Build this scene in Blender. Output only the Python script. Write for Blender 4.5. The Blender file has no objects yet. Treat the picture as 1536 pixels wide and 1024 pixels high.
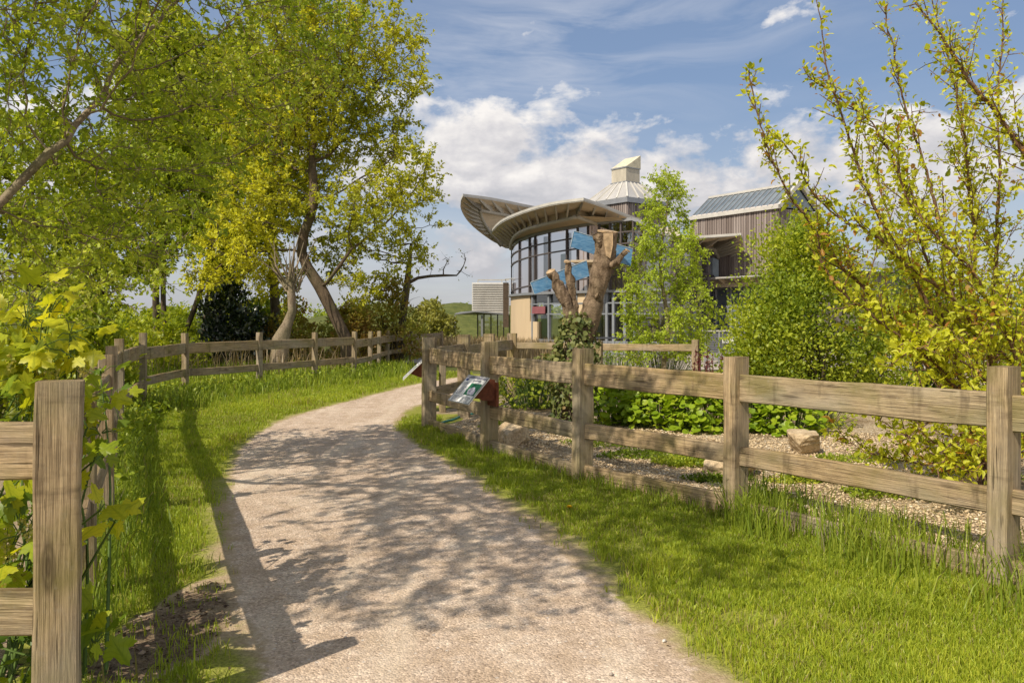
import bpy, math, random
import numpy as np
from mathutils import Vector, Matrix

SC = bpy.context.scene
COL = SC.collection
RNG = np.random.default_rng(11)
random.seed(5)
F, HX, HY, EYE = 1194.7, 768.0, 476.0, 1.46      # focal length in photo pixels, principal point, eye height

def at(px, py, Y):
    return np.array([(px - HX) / F * Y, Y, EYE - (py - HY) / F * Y])
def gnd(px, py, z=0.0):
    Y = (EYE - z) * F / (py - HY)
    return np.array([(px - HX) / F * Y, Y, z])

# ------------------------------------------------------------------ object helpers
def link(name, me, mat=None, parent=None, mw=None):
    o = bpy.data.objects.new(name, me)
    COL.objects.link(o)
    if mat is not None and me is not None:
        me.materials.append(mat)
    if parent is not None:
        o.parent = parent
    if mw is not None:
        o.matrix_local = mw
    return o
def tag(o, label=None, cat=None, group=None, kind=None):
    if label: o['label'] = label
    if cat: o['category'] = cat
    if group: o['group'] = group
    if kind: o['kind'] = kind
    return o
def thing(name, label, cat, loc=(0, 0, 0), rz=0.0, group=None):
    o = bpy.data.objects.new(name, None)
    COL.objects.link(o)
    o.location = tuple(float(c) for c in loc)
    o.rotation_euler = (0, 0, rz)
    o.empty_display_size = .2
    return tag(o, label, cat, group)

def np_mesh(name, V, faces, attrs=None, smooth=False):
    V = np.asarray(V, dtype=np.float32)
    me = bpy.data.meshes.new(name)
    me.vertices.add(len(V))
    me.vertices.foreach_set('co', V.ravel())
    faces = [np.asarray(f, dtype=np.int32) for f in faces if len(f)]
    li = np.concatenate([f.ravel() for f in faces])
    tot = np.concatenate([np.full(len(f), f.shape[1], dtype=np.int32) for f in faces])
    st = np.concatenate([[0], np.cumsum(tot)[:-1]]).astype(np.int32)
    me.loops.add(len(li)); me.loops.foreach_set('vertex_index', li)
    me.polygons.add(len(tot))
    me.polygons.foreach_set('loop_start', st)
    me.polygons.foreach_set('loop_total', tot)
    if smooth:
        me.polygons.foreach_set('use_smooth', np.ones(len(tot), dtype=bool))
    for k, a in (attrs or {}).items():
        at_ = me.attributes.new(k, 'FLOAT', 'POINT')
        at_.data.foreach_set('value', np.asarray(a, dtype=np.float32))
    me.update(calc_edges=True)
    return me

class MB:
    """collects boxes, bars, quads and tubes into ONE mesh"""
    def __init__(s):
        s.V = []; s.F = []
    def add(s, V, Fs):
        o = len(s.V)
        s.V.extend([tuple(map(float, v)) for v in V])
        s.F.extend([tuple(int(i) + o for i in f) for f in Fs])
    def box(s, lo, hi):
        x0, y0, z0 = lo; x1, y1, z1 = hi
        s.add([(x0,y0,z0),(x1,y0,z0),(x1,y1,z0),(x0,y1,z0),(x0,y0,z1),(x1,y0,z1),(x1,y1,z1),(x0,y1,z1)],
              [(0,3,2,1),(4,5,6,7),(0,1,5,4),(1,2,6,5),(2,3,7,6),(3,0,4,7)])
        return s
    def bar(s, a, b, w, h, up=(0, 0, 1)):
        """box beam from a to b, w across, h along up"""
        a = np.array(a, float); b = np.array(b, float); d = b - a; d /= np.linalg.norm(d)
        u = np.array(up, float); x = np.cross(d, u)
        if np.linalg.norm(x) < 1e-5: x = np.cross(d, (1, 0, 0))
        x /= np.linalg.norm(x); u = np.cross(x, d)
        V = []
        for p in (a, b):
            for sx, su in ((-1,-1),(1,-1),(1,1),(-1,1)):
                V.append(p + x * sx * w / 2 + u * su * h / 2)
        s.add(V, [(0,1,2,3),(7,6,5,4),(0,4,5,1),(1,5,6,2),(2,6,7,3),(3,7,4,0)])
        return s
    def poly(s, pts):
        s.add(pts, [tuple(range(len(pts)))]); return s
    def slab(s, pts, d):
        """closed prism: polygon pts and the same moved by d"""
        n = len(pts); P = [np.array(p, float) for p in pts]; d = np.array(d, float)
        s.add(P + [p + d for p in P], [tuple(range(n))[::-1], tuple(range(n, 2*n))] + [(i, (i+1) % n, (i+1) % n + n, i + n) for i in range(n)])
        return s
    def loft(s, A, B):
        n = len(A)
        s.add(list(A) + list(B), [(i, i+1, n+i+1, n+i) for i in range(n-1)]); return s
    def tube(s, P, R, k=6, cap=True):
        V, Fq = tube_np(np.array(P, float), np.array(R, float), k)
        n = len(P)
        Fs = [tuple(f) for f in Fq]
        if cap:
            Fs += [tuple(range(k))[::-1], tuple(range((n-1)*k, n*k))]
        s.add(V, Fs); return s
    def mesh(s, name, smooth=False):
        me = bpy.data.meshes.new(name)
        me.from_pydata(s.V, [], s.F)
        if smooth:
            me.polygons.foreach_set('use_smooth', np.ones(len(me.polygons), dtype=bool))
        me.update(); return me
    def build(s, name, mat, parent=None, smooth=False):
        return link(name, s.mesh(name, smooth), mat, parent)

def tube_np(P, R, k):
    n = len(P)
    T = np.zeros_like(P)
    T[1:-1] = P[2:] - P[:-2]; T[0] = P[1] - P[0]; T[-1] = P[-1] - P[-2]
    T /= (np.linalg.norm(T, axis=1)[:, None] + 1e-9)
    ref = np.array([0, 0, 1.0]) if abs(T[0][2]) < .9 else np.array([1.0, 0, 0])
    u = np.cross(T[0], ref); u /= np.linalg.norm(u)
    V = np.zeros((n * k, 3))
    ang = np.arange(k) * 2 * math.pi / k
    ca, sa = np.cos(ang)[:, None], np.sin(ang)[:, None]
    for i in range(n):
        u = u - T[i] * np.dot(u, T[i]); u /= (np.linalg.norm(u) + 1e-9)
        w = np.cross(T[i], u)
        V[i*k:(i+1)*k] = P[i] + R[i] * (ca * u + sa * w)
    i = np.arange(n-1)[:, None] * k; j = np.arange(k)[None, :]; j2 = (j + 1) % k
    Fq = np.stack([i + j, i + j2, i + k + j2, i + k + j], axis=-1).reshape(-1, 4)
    return V, Fq

def tubes_mesh(name, polys, kfun=lambda r: 8 if r > .05 else (5 if r > .015 else 3), wob=0.0, extra=None):
    Vs, Fs, o = [], [], 0
    for P, R in polys:
        P = np.asarray(P, float); R = np.asarray(R, float)
        if len(P) < 2: continue
        V, Fq = tube_np(P, R, kfun(R.max()))
        if wob and R.max() > .03:
            k = kfun(R.max())
            rr = np.repeat(R, k)[:, None]
            V = V + rr * wob * (np.sin(V * 9.0 + 1.3) * np.sin(V[:, [1, 2, 0]] * 13.0 + 2.1) + .6 * np.sin(V[:, [2, 0, 1]] * 31.0))
        Vs.append(V); Fs.append(Fq + o); o += len(V)
    if extra is not None:
        Vs.append(extra[0]); Fs.append(extra[1] + o)
    return np_mesh(name, np.concatenate(Vs), [np.concatenate(Fs)], smooth=True)

# ------------------------------------------------------------------ materials
class NT:
    def __init__(s, name):
        s.m = bpy.data.materials.new(name); s.m.use_nodes = True
        s.t = s.m.node_tree; s.t.nodes.clear()
        s.out = s.t.nodes.new('ShaderNodeOutputMaterial')
    def n(s, typ, ins=None, **props):
        nd = s.t.nodes.new(typ)
        for k, v in props.items(): setattr(nd, k, v)
        for k, v in (ins or {}).items():
            if isinstance(v, bpy.types.NodeSocket): s.t.links.new(v, nd.inputs[k])
            else: nd.inputs[k].default_value = v
        return nd
    def l(s, a, b): s.t.links.new(a, b)
    def noise(s, vec, scale, detail=4, rough=.55, dist=0.0):
        return s.n('ShaderNodeTexNoise', {'Vector': vec, 'Scale': scale, 'Detail': detail, 'Roughness': rough, 'Distortion': dist}).outputs['Fac']
    def ramp(s, fac, stops, interp='LINEAR'):
        r = s.n('ShaderNodeValToRGB', {'Fac': fac}); cr = r.color_ramp; cr.interpolation = interp
        while len(cr.elements) < len(stops): cr.elements.new(.5)
        for e, (p, c) in zip(cr.elements, stops):
            e.position = p; e.color = (*c, 1) if not isinstance(c, (int, float)) else (c, c, c, 1)
        return r.outputs['Color']
    def mix(s, fac, a, b, mode='MIX'):
        nd = s.n('ShaderNodeMix', data_type='RGBA', blend_type=mode)
        for k, v in ((0, fac), (6, a), (7, b)):
            if isinstance(v, bpy.types.NodeSocket): s.l(v, nd.inputs[k])
            else: nd.inputs[k].default_value = v if isinstance(v, (int, float)) else ((*v, 1) if len(v) == 3 else v)
        return nd.outputs[2]
    def math(s, op, a, b=0.0, c=None):
        nd = s.n('ShaderNodeMath', operation=op)
        for k, v in ((0, a), (1, b), (2, c)):
            if v is None: continue
            if isinstance(v, bpy.types.NodeSocket): s.l(v, nd.inputs[k])
            else: nd.inputs[k].default_value = v
        return nd.outputs[0]
    def mapped(s, kind='Object', scale=(1, 1, 1), rot=(0, 0, 0)):
        tc = s.n('ShaderNodeTexCoord')
        return s.n('ShaderNodeMapping', {'Vector': tc.outputs[kind], 'Scale': scale, 'Rotation': rot}).outputs['Vector']
    def world(s, scale=(1, 1, 1)):
        g = s.n('ShaderNodeNewGeometry')
        return s.n('ShaderNodeMapping', {'Vector': g.outputs['Position'], 'Scale': scale}).outputs['Vector']
    def bump(s, h, strength=.4, dist=.01, normal=None):
        d = {'Height': h, 'Strength': strength, 'Distance': dist}
        if normal is not None: d['Normal'] = normal
        return s.n('ShaderNodeBump', d).outputs['Normal']
    def bsdf(s, color, rough=.8, spec=.3, normal=None, metal=0.0):
        d = {'Base Color': color if isinstance(color, bpy.types.NodeSocket) else (*color, 1), 'Roughness': rough, 'Specular IOR Level': spec, 'Metallic': metal}
        if normal is not None: d['Normal'] = normal
        b = s.n('ShaderNodeBsdfPrincipled', d)
        s.l(b.outputs[0], s.out.inputs['Surface'])
        return b
    def rnd(s): return s.n('ShaderNodeObjectInfo').outputs['Random']

def mat_timber(name, dark, light, algae=.5, rust=.35):
    t = NT(name)
    tc = t.n('ShaderNodeTexCoord')
    off = t.n('ShaderNodeCombineXYZ', {'X': t.math('MULTIPLY', t.rnd(), 37.0), 'Y': t.math('MULTIPLY', t.rnd(), 11.0), 'Z': 0.0})
    v = t.n('ShaderNodeVectorMath', {0: tc.outputs['Object'], 1: off.outputs[0]}, operation='ADD').outputs[0]
    def mp(sc): return t.n('ShaderNodeMapping', {'Vector': v, 'Scale': sc}).outputs['Vector']
    g1 = t.noise(mp((1.3, 62, 62)), 1.5, 7, .7, .9)
    g2 = t.noise(mp((2.4, 190, 190)), 1.5, 3, .65, .3)
    blot = t.noise(mp((1, 1.6, 1.6)), 3.2, 4, .6)
    fine = t.noise(mp((1, 1, 1)), 34, 3, .7)
    knot = t.n('ShaderNodeTexVoronoi', {'Vector': mp((1.6, 7, 7)), 'Scale': 1.15}).outputs['Distance']
    kf = t.ramp(knot, [(0.0, .7), (.05, 1.0), (.09, .5), (.13, .8), (.2, 0.0)])
    c = t.ramp(g1, [(.30, tuple(x*.8 for x in dark)), (.46, tuple(a*.5+b*.5 for a, b in zip(dark, light))), (.62, light), (.78, tuple(min(.7, x*1.18) for x in light))])
    c = t.mix(t.ramp(g2, [(.32, .7), (.5, 0.0)]), c, tuple(x*.5 for x in dark))
    c = t.mix(t.math('MULTIPLY', t.ramp(blot, [(.45, 0.0), (.68, 1.0)]), algae), c, (.17, .16, .042))
    c = t.mix(t.math('MULTIPLY', t.ramp(blot, [(.3, 1.0), (.45, 0.0)]), .45), c, tuple(x*.6 for x in dark))
    c = t.mix(t.math('MULTIPLY', t.ramp(fine, [(.55, 0.0), (.75, 1.0)]), .25), c, (.38, .36, .30))
    grey = t.noise(mp((.8, 2.4, 2.4)), 1.7, 3, .5)
    c = t.mix(t.math('MULTIPLY', t.ramp(grey, [(.45, 0.0), (.65, 1.0)]), .38), c, t.mix(g1, (.20, .185, .16), (.50, .475, .42)))
    stain = t.noise(mp((5, 1.2, 1.2)), 1.6, 4, .65)
    c = t.mix(t.math('MULTIPLY', t.ramp(stain, [(.56, 0.0), (.70, 1.0)]), .55), c, tuple(x*.42 for x in dark))
    c = t.mix(t.math('MULTIPLY', kf, .75), c, tuple(x*.35 for x in dark))
    # lichen and warm rot on faces that look up
    nz = t.n('ShaderNodeSeparateXYZ', {'Vector': t.n('ShaderNodeNewGeometry').outputs['Normal']}).outputs['Z']
    up = t.math('MULTIPLY', t.ramp(nz, [(.6, 0.0), (.95, 1.0)]), rust)
    c = t.mix(up, c, (.20, .125, .045))
    c = t.mix(t.math('MULTIPLY', t.math('FRACT', t.math('MULTIPLY', t.rnd(), 7.3)), .3), c, t.mix(1.0, c, (.62, .64, .66), 'MULTIPLY'))
    hue = t.mix(t.math('MULTIPLY', t.rnd(), .35), c, t.mix(1.0, c, (1.15, .93, .7), 'MULTIPLY'))
    crack = t.ramp(t.noise(mp((1.2, 30, 30)), 2.2, 2, .5, .3), [(.30, 1.0), (.345, 0.0)])
    hue = t.mix(t.math('MULTIPLY', crack, .6), hue, tuple(x*.2 for x in dark))
    h = t.math('SUBTRACT', t.math('ADD', g1, t.math('MULTIPLY', g2, .7)), t.math('MULTIPLY', crack, .8))
    t.bsdf(hue, .88, .15, t.bump(h, .9, .006))
    return t.m

def mat_leaf(name, stops, trans=.42, gloss=.06, rough=.45, vein=False):
    t = NT(name)
    a = t.n('ShaderNodeAttribute', attribute_name='tint').outputs['Fac']
    c = t.ramp(a, stops)
    if vein:
        nz = t.noise(t.world(), 90, 2, .6)
        c = t.mix(t.math('MULTIPLY', nz, .5), c, t.mix(1.0, c, (.55, .62, .5), 'MULTIPLY'))
        lx = t.n('ShaderNodeAttribute', attribute_name='lx').outputs['Fac']; ly = t.n('ShaderNodeAttribute', attribute_name='ly').outputs['Fac']
        an = t.math('ARCTAN2', lx, t.math('SUBTRACT', ly, .06))
        vn = t.ramp(t.math('COSINE', t.math('MULTIPLY', an, 5.6)), [(.90, 0.0), (1.0, 1.0)])
        c = t.mix(t.math('MULTIPLY', vn, .55), c, t.mix(1.0, c, (.50, .60, .5), 'MULTIPLY'))
        rd = t.math('SQRT', t.math('ADD', t.math('MULTIPLY', lx, lx), t.math('MULTIPLY', ly, ly)))
        side = t.ramp(t.math('SINE', t.math('ADD', t.math('MULTIPLY', rd, 42.0), t.math('MULTIPLY', t.math('ABSOLUTE', t.math('SINE', t.math('MULTIPLY', an, 2.8))), 9.0))), [(.55, 0.0), (1.0, 1.0)])
        c = t.mix(t.math('MULTIPLY', side, .28), c, t.mix(1.0, c, (.5, .58, .5), 'MULTIPLY'))
    d = t.n('ShaderNodeBsdfDiffuse', {'Color': c}).outputs[0]
    tr = t.n('ShaderNodeBsdfTranslucent', {'Color': t.mix(1.0, c, (1.45, 1.35, .6), 'MULTIPLY')}).outputs[0]
    m = t.n('ShaderNodeMixShader', {0: trans, 1: d, 2: tr}).outputs[0]
    g = t.n('ShaderNodeBsdfGlossy', {'Color': (1, 1, 1, 1), 'Roughness': rough}).outputs[0]
    m2 = t.n('ShaderNodeMixShader', {0: gloss, 1: m, 2: g}).outputs[0]
    t.l(m2, t.out.inputs['Surface'])
    return t.m

def mat_bark(name, dark, light, scale=7, stretch=.35, green=0.0):
    t = NT(name)
    v = t.world((1, 1, stretch))
    a = t.noise(v, scale, 6, .65, .5)
    b = t.noise(t.world(), scale * 5, 4, .7)
    c = t.ramp(a, [(.3, dark), (.7, light)])
    c = t.mix(t.ramp(b, [(.35, .6), (.55, 0.0)]), c, tuple(x*.45 for x in dark))
    if green:
        g = t.ramp(t.noise(t.world(), 2.3, 3), [(.45, 0.0), (.65, 1.0)])
        c = t.mix(t.math('MULTIPLY', g, green), c, (.12, .14, .05))
    t.bsdf(c, .9, .15, t.bump(t.math('ADD', a, t.math('MULTIPLY', b, .5)), .8, .03))
    return t.m

def mat_plain(name, col, rough=.6, spec=.3, var=.12, scale=6, metal=0.0, bump=.0, streak=False):
    t = NT(name)
    a = t.noise(t.world((1, 1, .25) if streak else (1, 1, 1)), scale, 5, .6)
    c = t.ramp(a, [(.25, tuple(x*(1-var*1.6) for x in col)), (.75, tuple(min(1, x*(1+var)) for x in col))])
    n = t.bump(t.noise(t.world(), 60, 3), bump, .005) if bump else None
    t.bsdf(c, rough, spec, n, metal)
    return t.m
# ------------------------------------------------------------------ camera, sun, sky
cam_d = bpy.data.cameras.new('camera'); cam = bpy.data.objects.new('camera', cam_d); COL.objects.link(cam)
cam.location = (0, 0, EYE); cam.rotation_euler = (math.radians(90), 0, 0)
cam_d.sensor_width = 36; cam_d.lens = 28; cam_d.shift_y = -(512 - HY) / 1536
cam_d.clip_start = .05; cam_d.clip_end = 3000
SC.camera = cam
SUN_AZ, SUN_EL = math.radians(222), math.radians(47)     # compass bearing (from +Y, clockwise) the light comes from
sd = np.array([math.sin(SUN_AZ) * math.cos(SUN_EL), math.cos(SUN_AZ) * math.cos(SUN_EL), math.sin(SUN_EL)])
sun_d = bpy.data.lights.new('sun', 'SUN'); sun = bpy.data.objects.new('sun', sun_d); COL.objects.link(sun)
sun_d.energy = 5.0; sun_d.angle = math.radians(.45); sun_d.color = (1.0, .895, .73)
sun.rotation_euler = Vector(sd).to_track_quat('Z', 'Y').to_euler()
sun.location = (-20, -20, 30)

def make_world():
    w = bpy.data.worlds.new('World'); SC.world = w; w.use_nodes = True
    nt = w.node_tree; nt.nodes.clear()
    class W(NT):
        def __init__(s): s.t = nt
    t = W()
    out = nt.nodes.new('ShaderNodeOutputWorld')
    sky = t.n('ShaderNodeTexSky', sky_type='NISHITA', sun_disc=False, sun_elevation=SUN_EL, sun_rotation=SUN_AZ, air_density=1.0, dust_density=1.2, ozone_density=1.6).outputs[0]
    d = t.n('ShaderNodeTexCoord').outputs['Generated']
    xyz = t.n('ShaderNodeSeparateXYZ', {'Vector': d})
    X, Y, Z = xyz.outputs
    el = t.math('ARCSINE', Z)
    az = t.math('ARCTAN2', X, Y)
    # base: photo is a little greyer than the physical sky, pale toward the horizon
    base = t.mix(.55, sky, t.ramp(el, [(0.0, (5.2, 5.2, 5.7)), (.10, (4.1, 4.6, 5.6)), (.28, (2.25, 3.2, 5.1)), (.55, (2.2, 3.0, 4.8)), (1.0, (3.0, 3.5, 4.5))]))
    # cumulus banks: noise threshold lowered along a band and at a few places in the sky
    def gauss(a0, e0, wa, we):
        u = t.math('DIVIDE', t.math('SUBTRACT', az, a0), wa); v = t.math('DIVIDE', t.math('SUBTRACT', el, e0), we)
        r = t.math('ADD', t.math('MULTIPLY', u, u), t.math('MULTIPLY', v, v))
        return t.math('POWER', 2.718, t.math('MULTIPLY', r, -1.0))
    vec = t.n('ShaderNodeCombineXYZ', {'X': az, 'Y': t.math('MULTIPLY', el, 1.7), 'Z': 0.3}).outputs[0]
    n1 = t.noise(vec, 11.0, 8, .56, .15)
    n2 = t.noise(t.n('ShaderNodeVectorMath', {0: vec, 1: (-.010, .022, 0.0)}, operation='ADD').outputs[0], 11.0, 8, .56, .15)
    fld = None
    for a0, e0, wa, we, k in ((-.06, .19, .15, .06, .50), (.08, .165, .20, .055, .52), (.20, .165, .14, .04, .44), (-.13, .215, .12, .06, .30), (.28, .20, .12, .03, .22), (.43, .175, .21, .055, .46), (.31, .140, .08, .04, .40), (-.06, .10, .10, .05, .26), (-.45, .18, .25, .09, .3), (.62, .19, .2, .06, .3), (1.6, .4, .6, .3, .4), (-1.5, .4, .6, .3, .4), (2.7, .5, .7, .35, .45), (-2.5, .5, .7, .35, .45)):  # banks beside and behind the view are unseen, added for fill light
        g = t.math('MULTIPLY', gauss(a0, e0, wa, we), k)
        fld = g if fld is None else t.math('MAXIMUM', fld, g)
    den = t.math('ADD', n1, fld)
    mask = t.ramp(den, [(.645, 0.0), (.69, .45), (.78, 1.0)])
    # light tops, grey-mauve bases: compare the density a little higher up
    den2 = t.math('ADD', n2, fld)
    shade = t.math('SUBTRACT', den, den2)
    lit = t.ramp(t.math('ADD', t.math('MULTIPLY', shade, 1.7), t.math('ADD', .42, t.math('MULTIPLY', t.math('SUBTRACT', el, .17), 3.4))), [(.12, (4.8, 4.8, 5.1)), (.45, (6.5, 6.3, 6.4)), (.8, (8.9, 8.5, 8.1))])
    # cirrus: stretched, swirled streaks high up
    sw = t.noise(t.n('ShaderNodeCombineXYZ', {'X': az, 'Y': el, 'Z': 4.0}).outputs[0], 3.2, 2, .5)
    cv = t.n('ShaderNodeCombineXYZ', {'X': t.math('ADD', t.math('MULTIPLY', az, 1.3), t.math('MULTIPLY', el, .8)), 'Y': t.math('ADD', t.math('MULTIPLY', el, 7.0), t.math('MULTIPLY', sw, .55)), 'Z': 1.7}).outputs[0]
    c1 = t.noise(cv, 3.4, 8, .58, .5)
    c2 = t.noise(t.n('ShaderNodeCombineXYZ', {'X': az, 'Y': t.math('MULTIPLY', el, 2.2), 'Z': 9.0}).outputs[0], 3.0, 2)
    cband = t.math('MAXIMUM', t.math('MAXIMUM', gauss(.10, .345, .24, .035), gauss(.30, .40, .14, .03)), t.math('MAXIMUM', t.math('MULTIPLY', gauss(-.02, .31, .28, .07), .75), t.math('MULTIPLY', gauss(.0, .05, .6, .06), .7)))
    cir = t.math('MULTIPLY', t.ramp(c1, [(.40, 0.0), (.74, 1.0)]), t.math('ADD', t.math('MULTIPLY', cband, .62), t.math('MULTIPLY', t.ramp(c2, [(.4, 0.0), (.7, 1.0)]), .12)))
    sky2 = t.mix(cir, base, (7.4, 7.4, 7.7))
    # grey streaks low down
    g1 = t.noise(t.n('ShaderNodeCombineXYZ', {'X': t.math('MULTIPLY', az, 1.0), 'Y': t.math('MULTIPLY', el, 9.0), 'Z': 6.0}).outputs[0], 3.5, 5, .6)
    low = t.math('MULTIPLY', t.ramp(g1, [(.38, 0.0), (.62, 1.0)]), t.ramp(el, [(.02, .75), (.16, 0.0)]))
    sky3 = t.mix(low, sky2, (4.6, 4.7, 5.2))
    fin = t.mix(t.math('MULTIPLY', mask, .96), sky3, lit)
    bg = t.n('ShaderNodeBackground', {'Color': fin, 'Strength': .112})
    nt.links.new(bg.outputs[0], out.inputs[0])
make_world()
SC.view_settings.view_transform = 'Standard'; SC.view_settings.look = 'None'; SC.view_settings.exposure = 0; SC.view_settings.gamma = 1
SC.cycles.max_bounces = 6; SC.cycles.transparent_max_bounces = 12; SC.cycles.transmission_bounces = 4
SC.cycles.diffuse_bounces = 3; SC.cycles.glossy_bounces = 3
SC.cycles.use_denoising = True
SC.cycles.caustics_reflective = False; SC.cycles.caustics_refractive = False

# ------------------------------------------------------------------ shared materials
M = {}
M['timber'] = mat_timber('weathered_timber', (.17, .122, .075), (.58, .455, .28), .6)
M['timber_shade'] = mat_timber('shaded_timber', (.15, .108, .068), (.50, .395, .25), .6, .45)  # darker copy of the timber, with shade put into its colour
M['cream'] = mat_plain('cream_render', (.64, .50, .33), .85, .2, .06, 2.0, bump=.2, streak=True)
M['white_metal'] = mat_plain('pale_painted_metal', (.56, .54, .50), .5, .35, .1, 3, streak=True)
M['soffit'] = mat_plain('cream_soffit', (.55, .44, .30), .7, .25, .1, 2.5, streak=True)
M['rib'] = mat_plain('stone_coloured_paint', (.44, .40, .33), .65, .3, .1, 4)
M['grey_metal'] = mat_plain('grey_metal', (.30, .31, .33), .42, .5, .1, 4, .3)
M['dark_frame'] = mat_plain('dark_window_frame', (.095, .08, .08), .5, .4, .1, 4)
M['blue_frame'] = mat_plain('blue_grey_frame', (.23, .25, .28), .45, .4, .1, 4)
M['zinc'] = mat_plain('pale_zinc', (.56, .54, .51), .45, .4, .15, 1.4, .3, streak=True)
M['interior'] = mat_plain('interior_wall', (.62, .55, .51), .9, .1, .2, .6)
M['interior_floor'] = mat_plain('interior_floor', (.50, .45, .41), .8, .2, .1, 2)
M['brick'] = mat_plain('dark_brick', (.10, .075, .055), .85, .2, .2, 9)
M['white'] = mat_plain('white_paint', (.76, .76, .74), .5, .3, .04, 8)
M['brown_paint'] = mat_plain('red_brown_stained_wood', (.15, .045, .022), .65, .3, .3, 30)
M['ink'] = mat_plain('grey_print', (.20, .20, .24), .6, .2, .1, 50)
M['ink_blue'] = mat_plain('blue_print', (.03, .05, .16), .6, .2, .1, 50)
M['ink_green'] = mat_plain('green_print', (.02, .13, .065), .6, .2, .2, 50)
M['ink_pale'] = mat_plain('lilac_print', (.50, .48, .56), .6, .2, .2, 60)
M['red_panel'] = mat_plain('maroon_panel', (.26, .09, .10), .5, .3, .1, 6)
M['green_panel'] = mat_plain('mint_panel', (.30, .62, .42), .6, .3, .06, 2, streak=True)
M['dark_metal'] = mat_plain('dark_metal', (.05, .055, .07), .5, .4, .1, 8)
M['hose'] = mat_plain('teal_hose', (.02, .22, .19), .4, .4, .1, 20)
M['yellow'] = mat_plain('dandelion_yellow', (.75, .48, .01), .7, .2, .1, 90)
M['stem_green'] = mat_plain('green_stem', (.10, .16, .035), .7, .2, .2, 20)
M['red_stem'] = mat_plain('red_stem', (.13, .025, .028), .7, .2, .3, 30)

def mat_cladding():
    t = NT('silvered_cladding')
    g = t.n('ShaderNodeNewGeometry')
    v = t.n('ShaderNodeMapping', {'Vector': g.outputs['Position'], 'Scale': (9, 9, .35)}).outputs['Vector']
    a = t.noise(v, 1.0, 4, .6)
    isl = g.outputs['Random Per Island']
    c = t.ramp(isl, [(0, (.19, .155, .14)), (.5, (.27, .225, .205)), (1, (.36, .31, .285))])
    c = t.mix(t.ramp(a, [(.3, .55), (.6, 0.0)]), c, (.13, .095, .08))
    t.bsdf(c, .85, .15)
    return t.m
M['cladding'] = mat_cladding()

def mat_glass(name, tint, refl=.22):
    t = NT(name)
    tr = t.n('ShaderNodeBsdfTransparent', {'Color': (*tint, 1)}).outputs[0]
    gl = t.n('ShaderNodeBsdfGlossy', {'Color': (.95, .95, .95, 1), 'Roughness': .02}).outputs[0]
    fr = t.n('ShaderNodeFresnel', {'IOR': 1.5}).outputs[0]
    f = t.math('MINIMUM', t.math('ADD', t.math('MULTIPLY', fr, .9), refl), 1.0)
    t.l(t.n('ShaderNodeMixShader', {0: f, 1: tr, 2: gl}).outputs[0], t.out.inputs['Surface'])
    return t.m
M['glass'] = mat_glass('tinted_glass', (.72, .64, .62), .27)
M['glass_clear'] = mat_glass('clear_glass', (.74, .78, .76), .14)
def mat_roofglass():
    t = NT('roof_glazing')
    a = t.noise(t.world(), 1.3, 4, .6)
    t.bsdf(t.ramp(a, [(.3, (.10, .13, .16)), (.7, (.22, .26, .29))]), .16, .7)
    return t.m
M['roofglass'] = mat_roofglass()
def mat_blue():
    t = NT('faded_blue_paint')
    v = t.mapped('Object', (2, 30, 30))
    a = t.noise(v, 2.0, 5, .65)
    b = t.noise(t.world(), 12, 4, .6)
    c = t.ramp(a, [(.3, (.06, .17, .34)), (.5, (.11, .26, .45)), (.75, (.23, .39, .56))])
    c = t.mix(t.ramp(b, [(.55, 0.0), (.8, .5)]), c, (.40, .48, .52))
    t.bsdf(c, .75, .2, t.bump(a, .3, .01))
    return t.m
M['blue'] = mat_blue()
M['bark_pale'] = mat_bark('pale_smooth_bark', (.17, .13, .09), (.40, .325, .23), 6, .3, .35)
M['bark_grey'] = mat_bark('grey_bark', (.065, .048, .034), (.21, .155, .105), 7, .3, .25)
M['bark_dark'] = mat_bark('dark_bark', (.065, .05, .035), (.16, .125, .085), 8, .3, .4)
M['bark_dead'] = mat_bark('dead_wood', (.10, .066, .042), (.40, .295, .20), 15, .35, .12)
M['bark_red'] = mat_bark('reddish_twig_bark', (.13, .07, .045), (.33, .21, .135), 12, .4)
M['cut_wood'] = mat_plain('sawn_wood', (.46, .33, .20), .85, .15, .35, 22, bump=.3)
M['pale_blue'] = mat_plain('pale_blue_edge', (.42, .52, .60), .7, .2, .1, 20)
M['rock'] = mat_bark('sandstone', (.44, .32, .19), (.72, .58, .39), 6, 1.0)

M['leaf_over'] = mat_leaf('pale_spring_leaves', [(0, (0.109, 0.177, 0.018)), (.4, (0.303, 0.403, 0.032)), (.75, (0.532, 0.604, 0.070)), (1, (0.700, 0.718, 0.300))], .5, .02)
M['leaf_syc'] = mat_leaf('yellow_green_leaves', [(0, (0.157, 0.201, 0.025)), (.35, (0.339, 0.378, 0.035)), (.7, (0.581, 0.580, 0.045)), (1, (0.700, 0.718, 0.070))], .48, .015)
M['leaf_thin'] = mat_leaf('fresh_thin_leaves', [(0, (0.097, 0.154, 0.015)), (.5, (0.315, 0.391, 0.028)), (1, (0.630, 0.628, 0.050))], .48, .015)
M['leaf_dark'] = mat_leaf('dark_evergreen_leaves', [(0, (.008, .018, .008)), (.6, (.022, .045, .016)), (1, (.055, .095, .03))], .15, .10, .3)
M['leaf_rust'] = mat_leaf('rusty_leaves', [(0, (.10, .075, .025)), (.35, (.28, .17, .05)), (.6, (.30, .26, .05)), (1, (.30, .34, .05))], .38, .015)
M['leaf_pale'] = mat_leaf('soft_yellow_green_leaves', [(0, (0.160, 0.174, 0.043)), (.5, (0.319, 0.326, 0.072)), (1, (0.522, 0.493, 0.160))], .4, .015)
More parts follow.
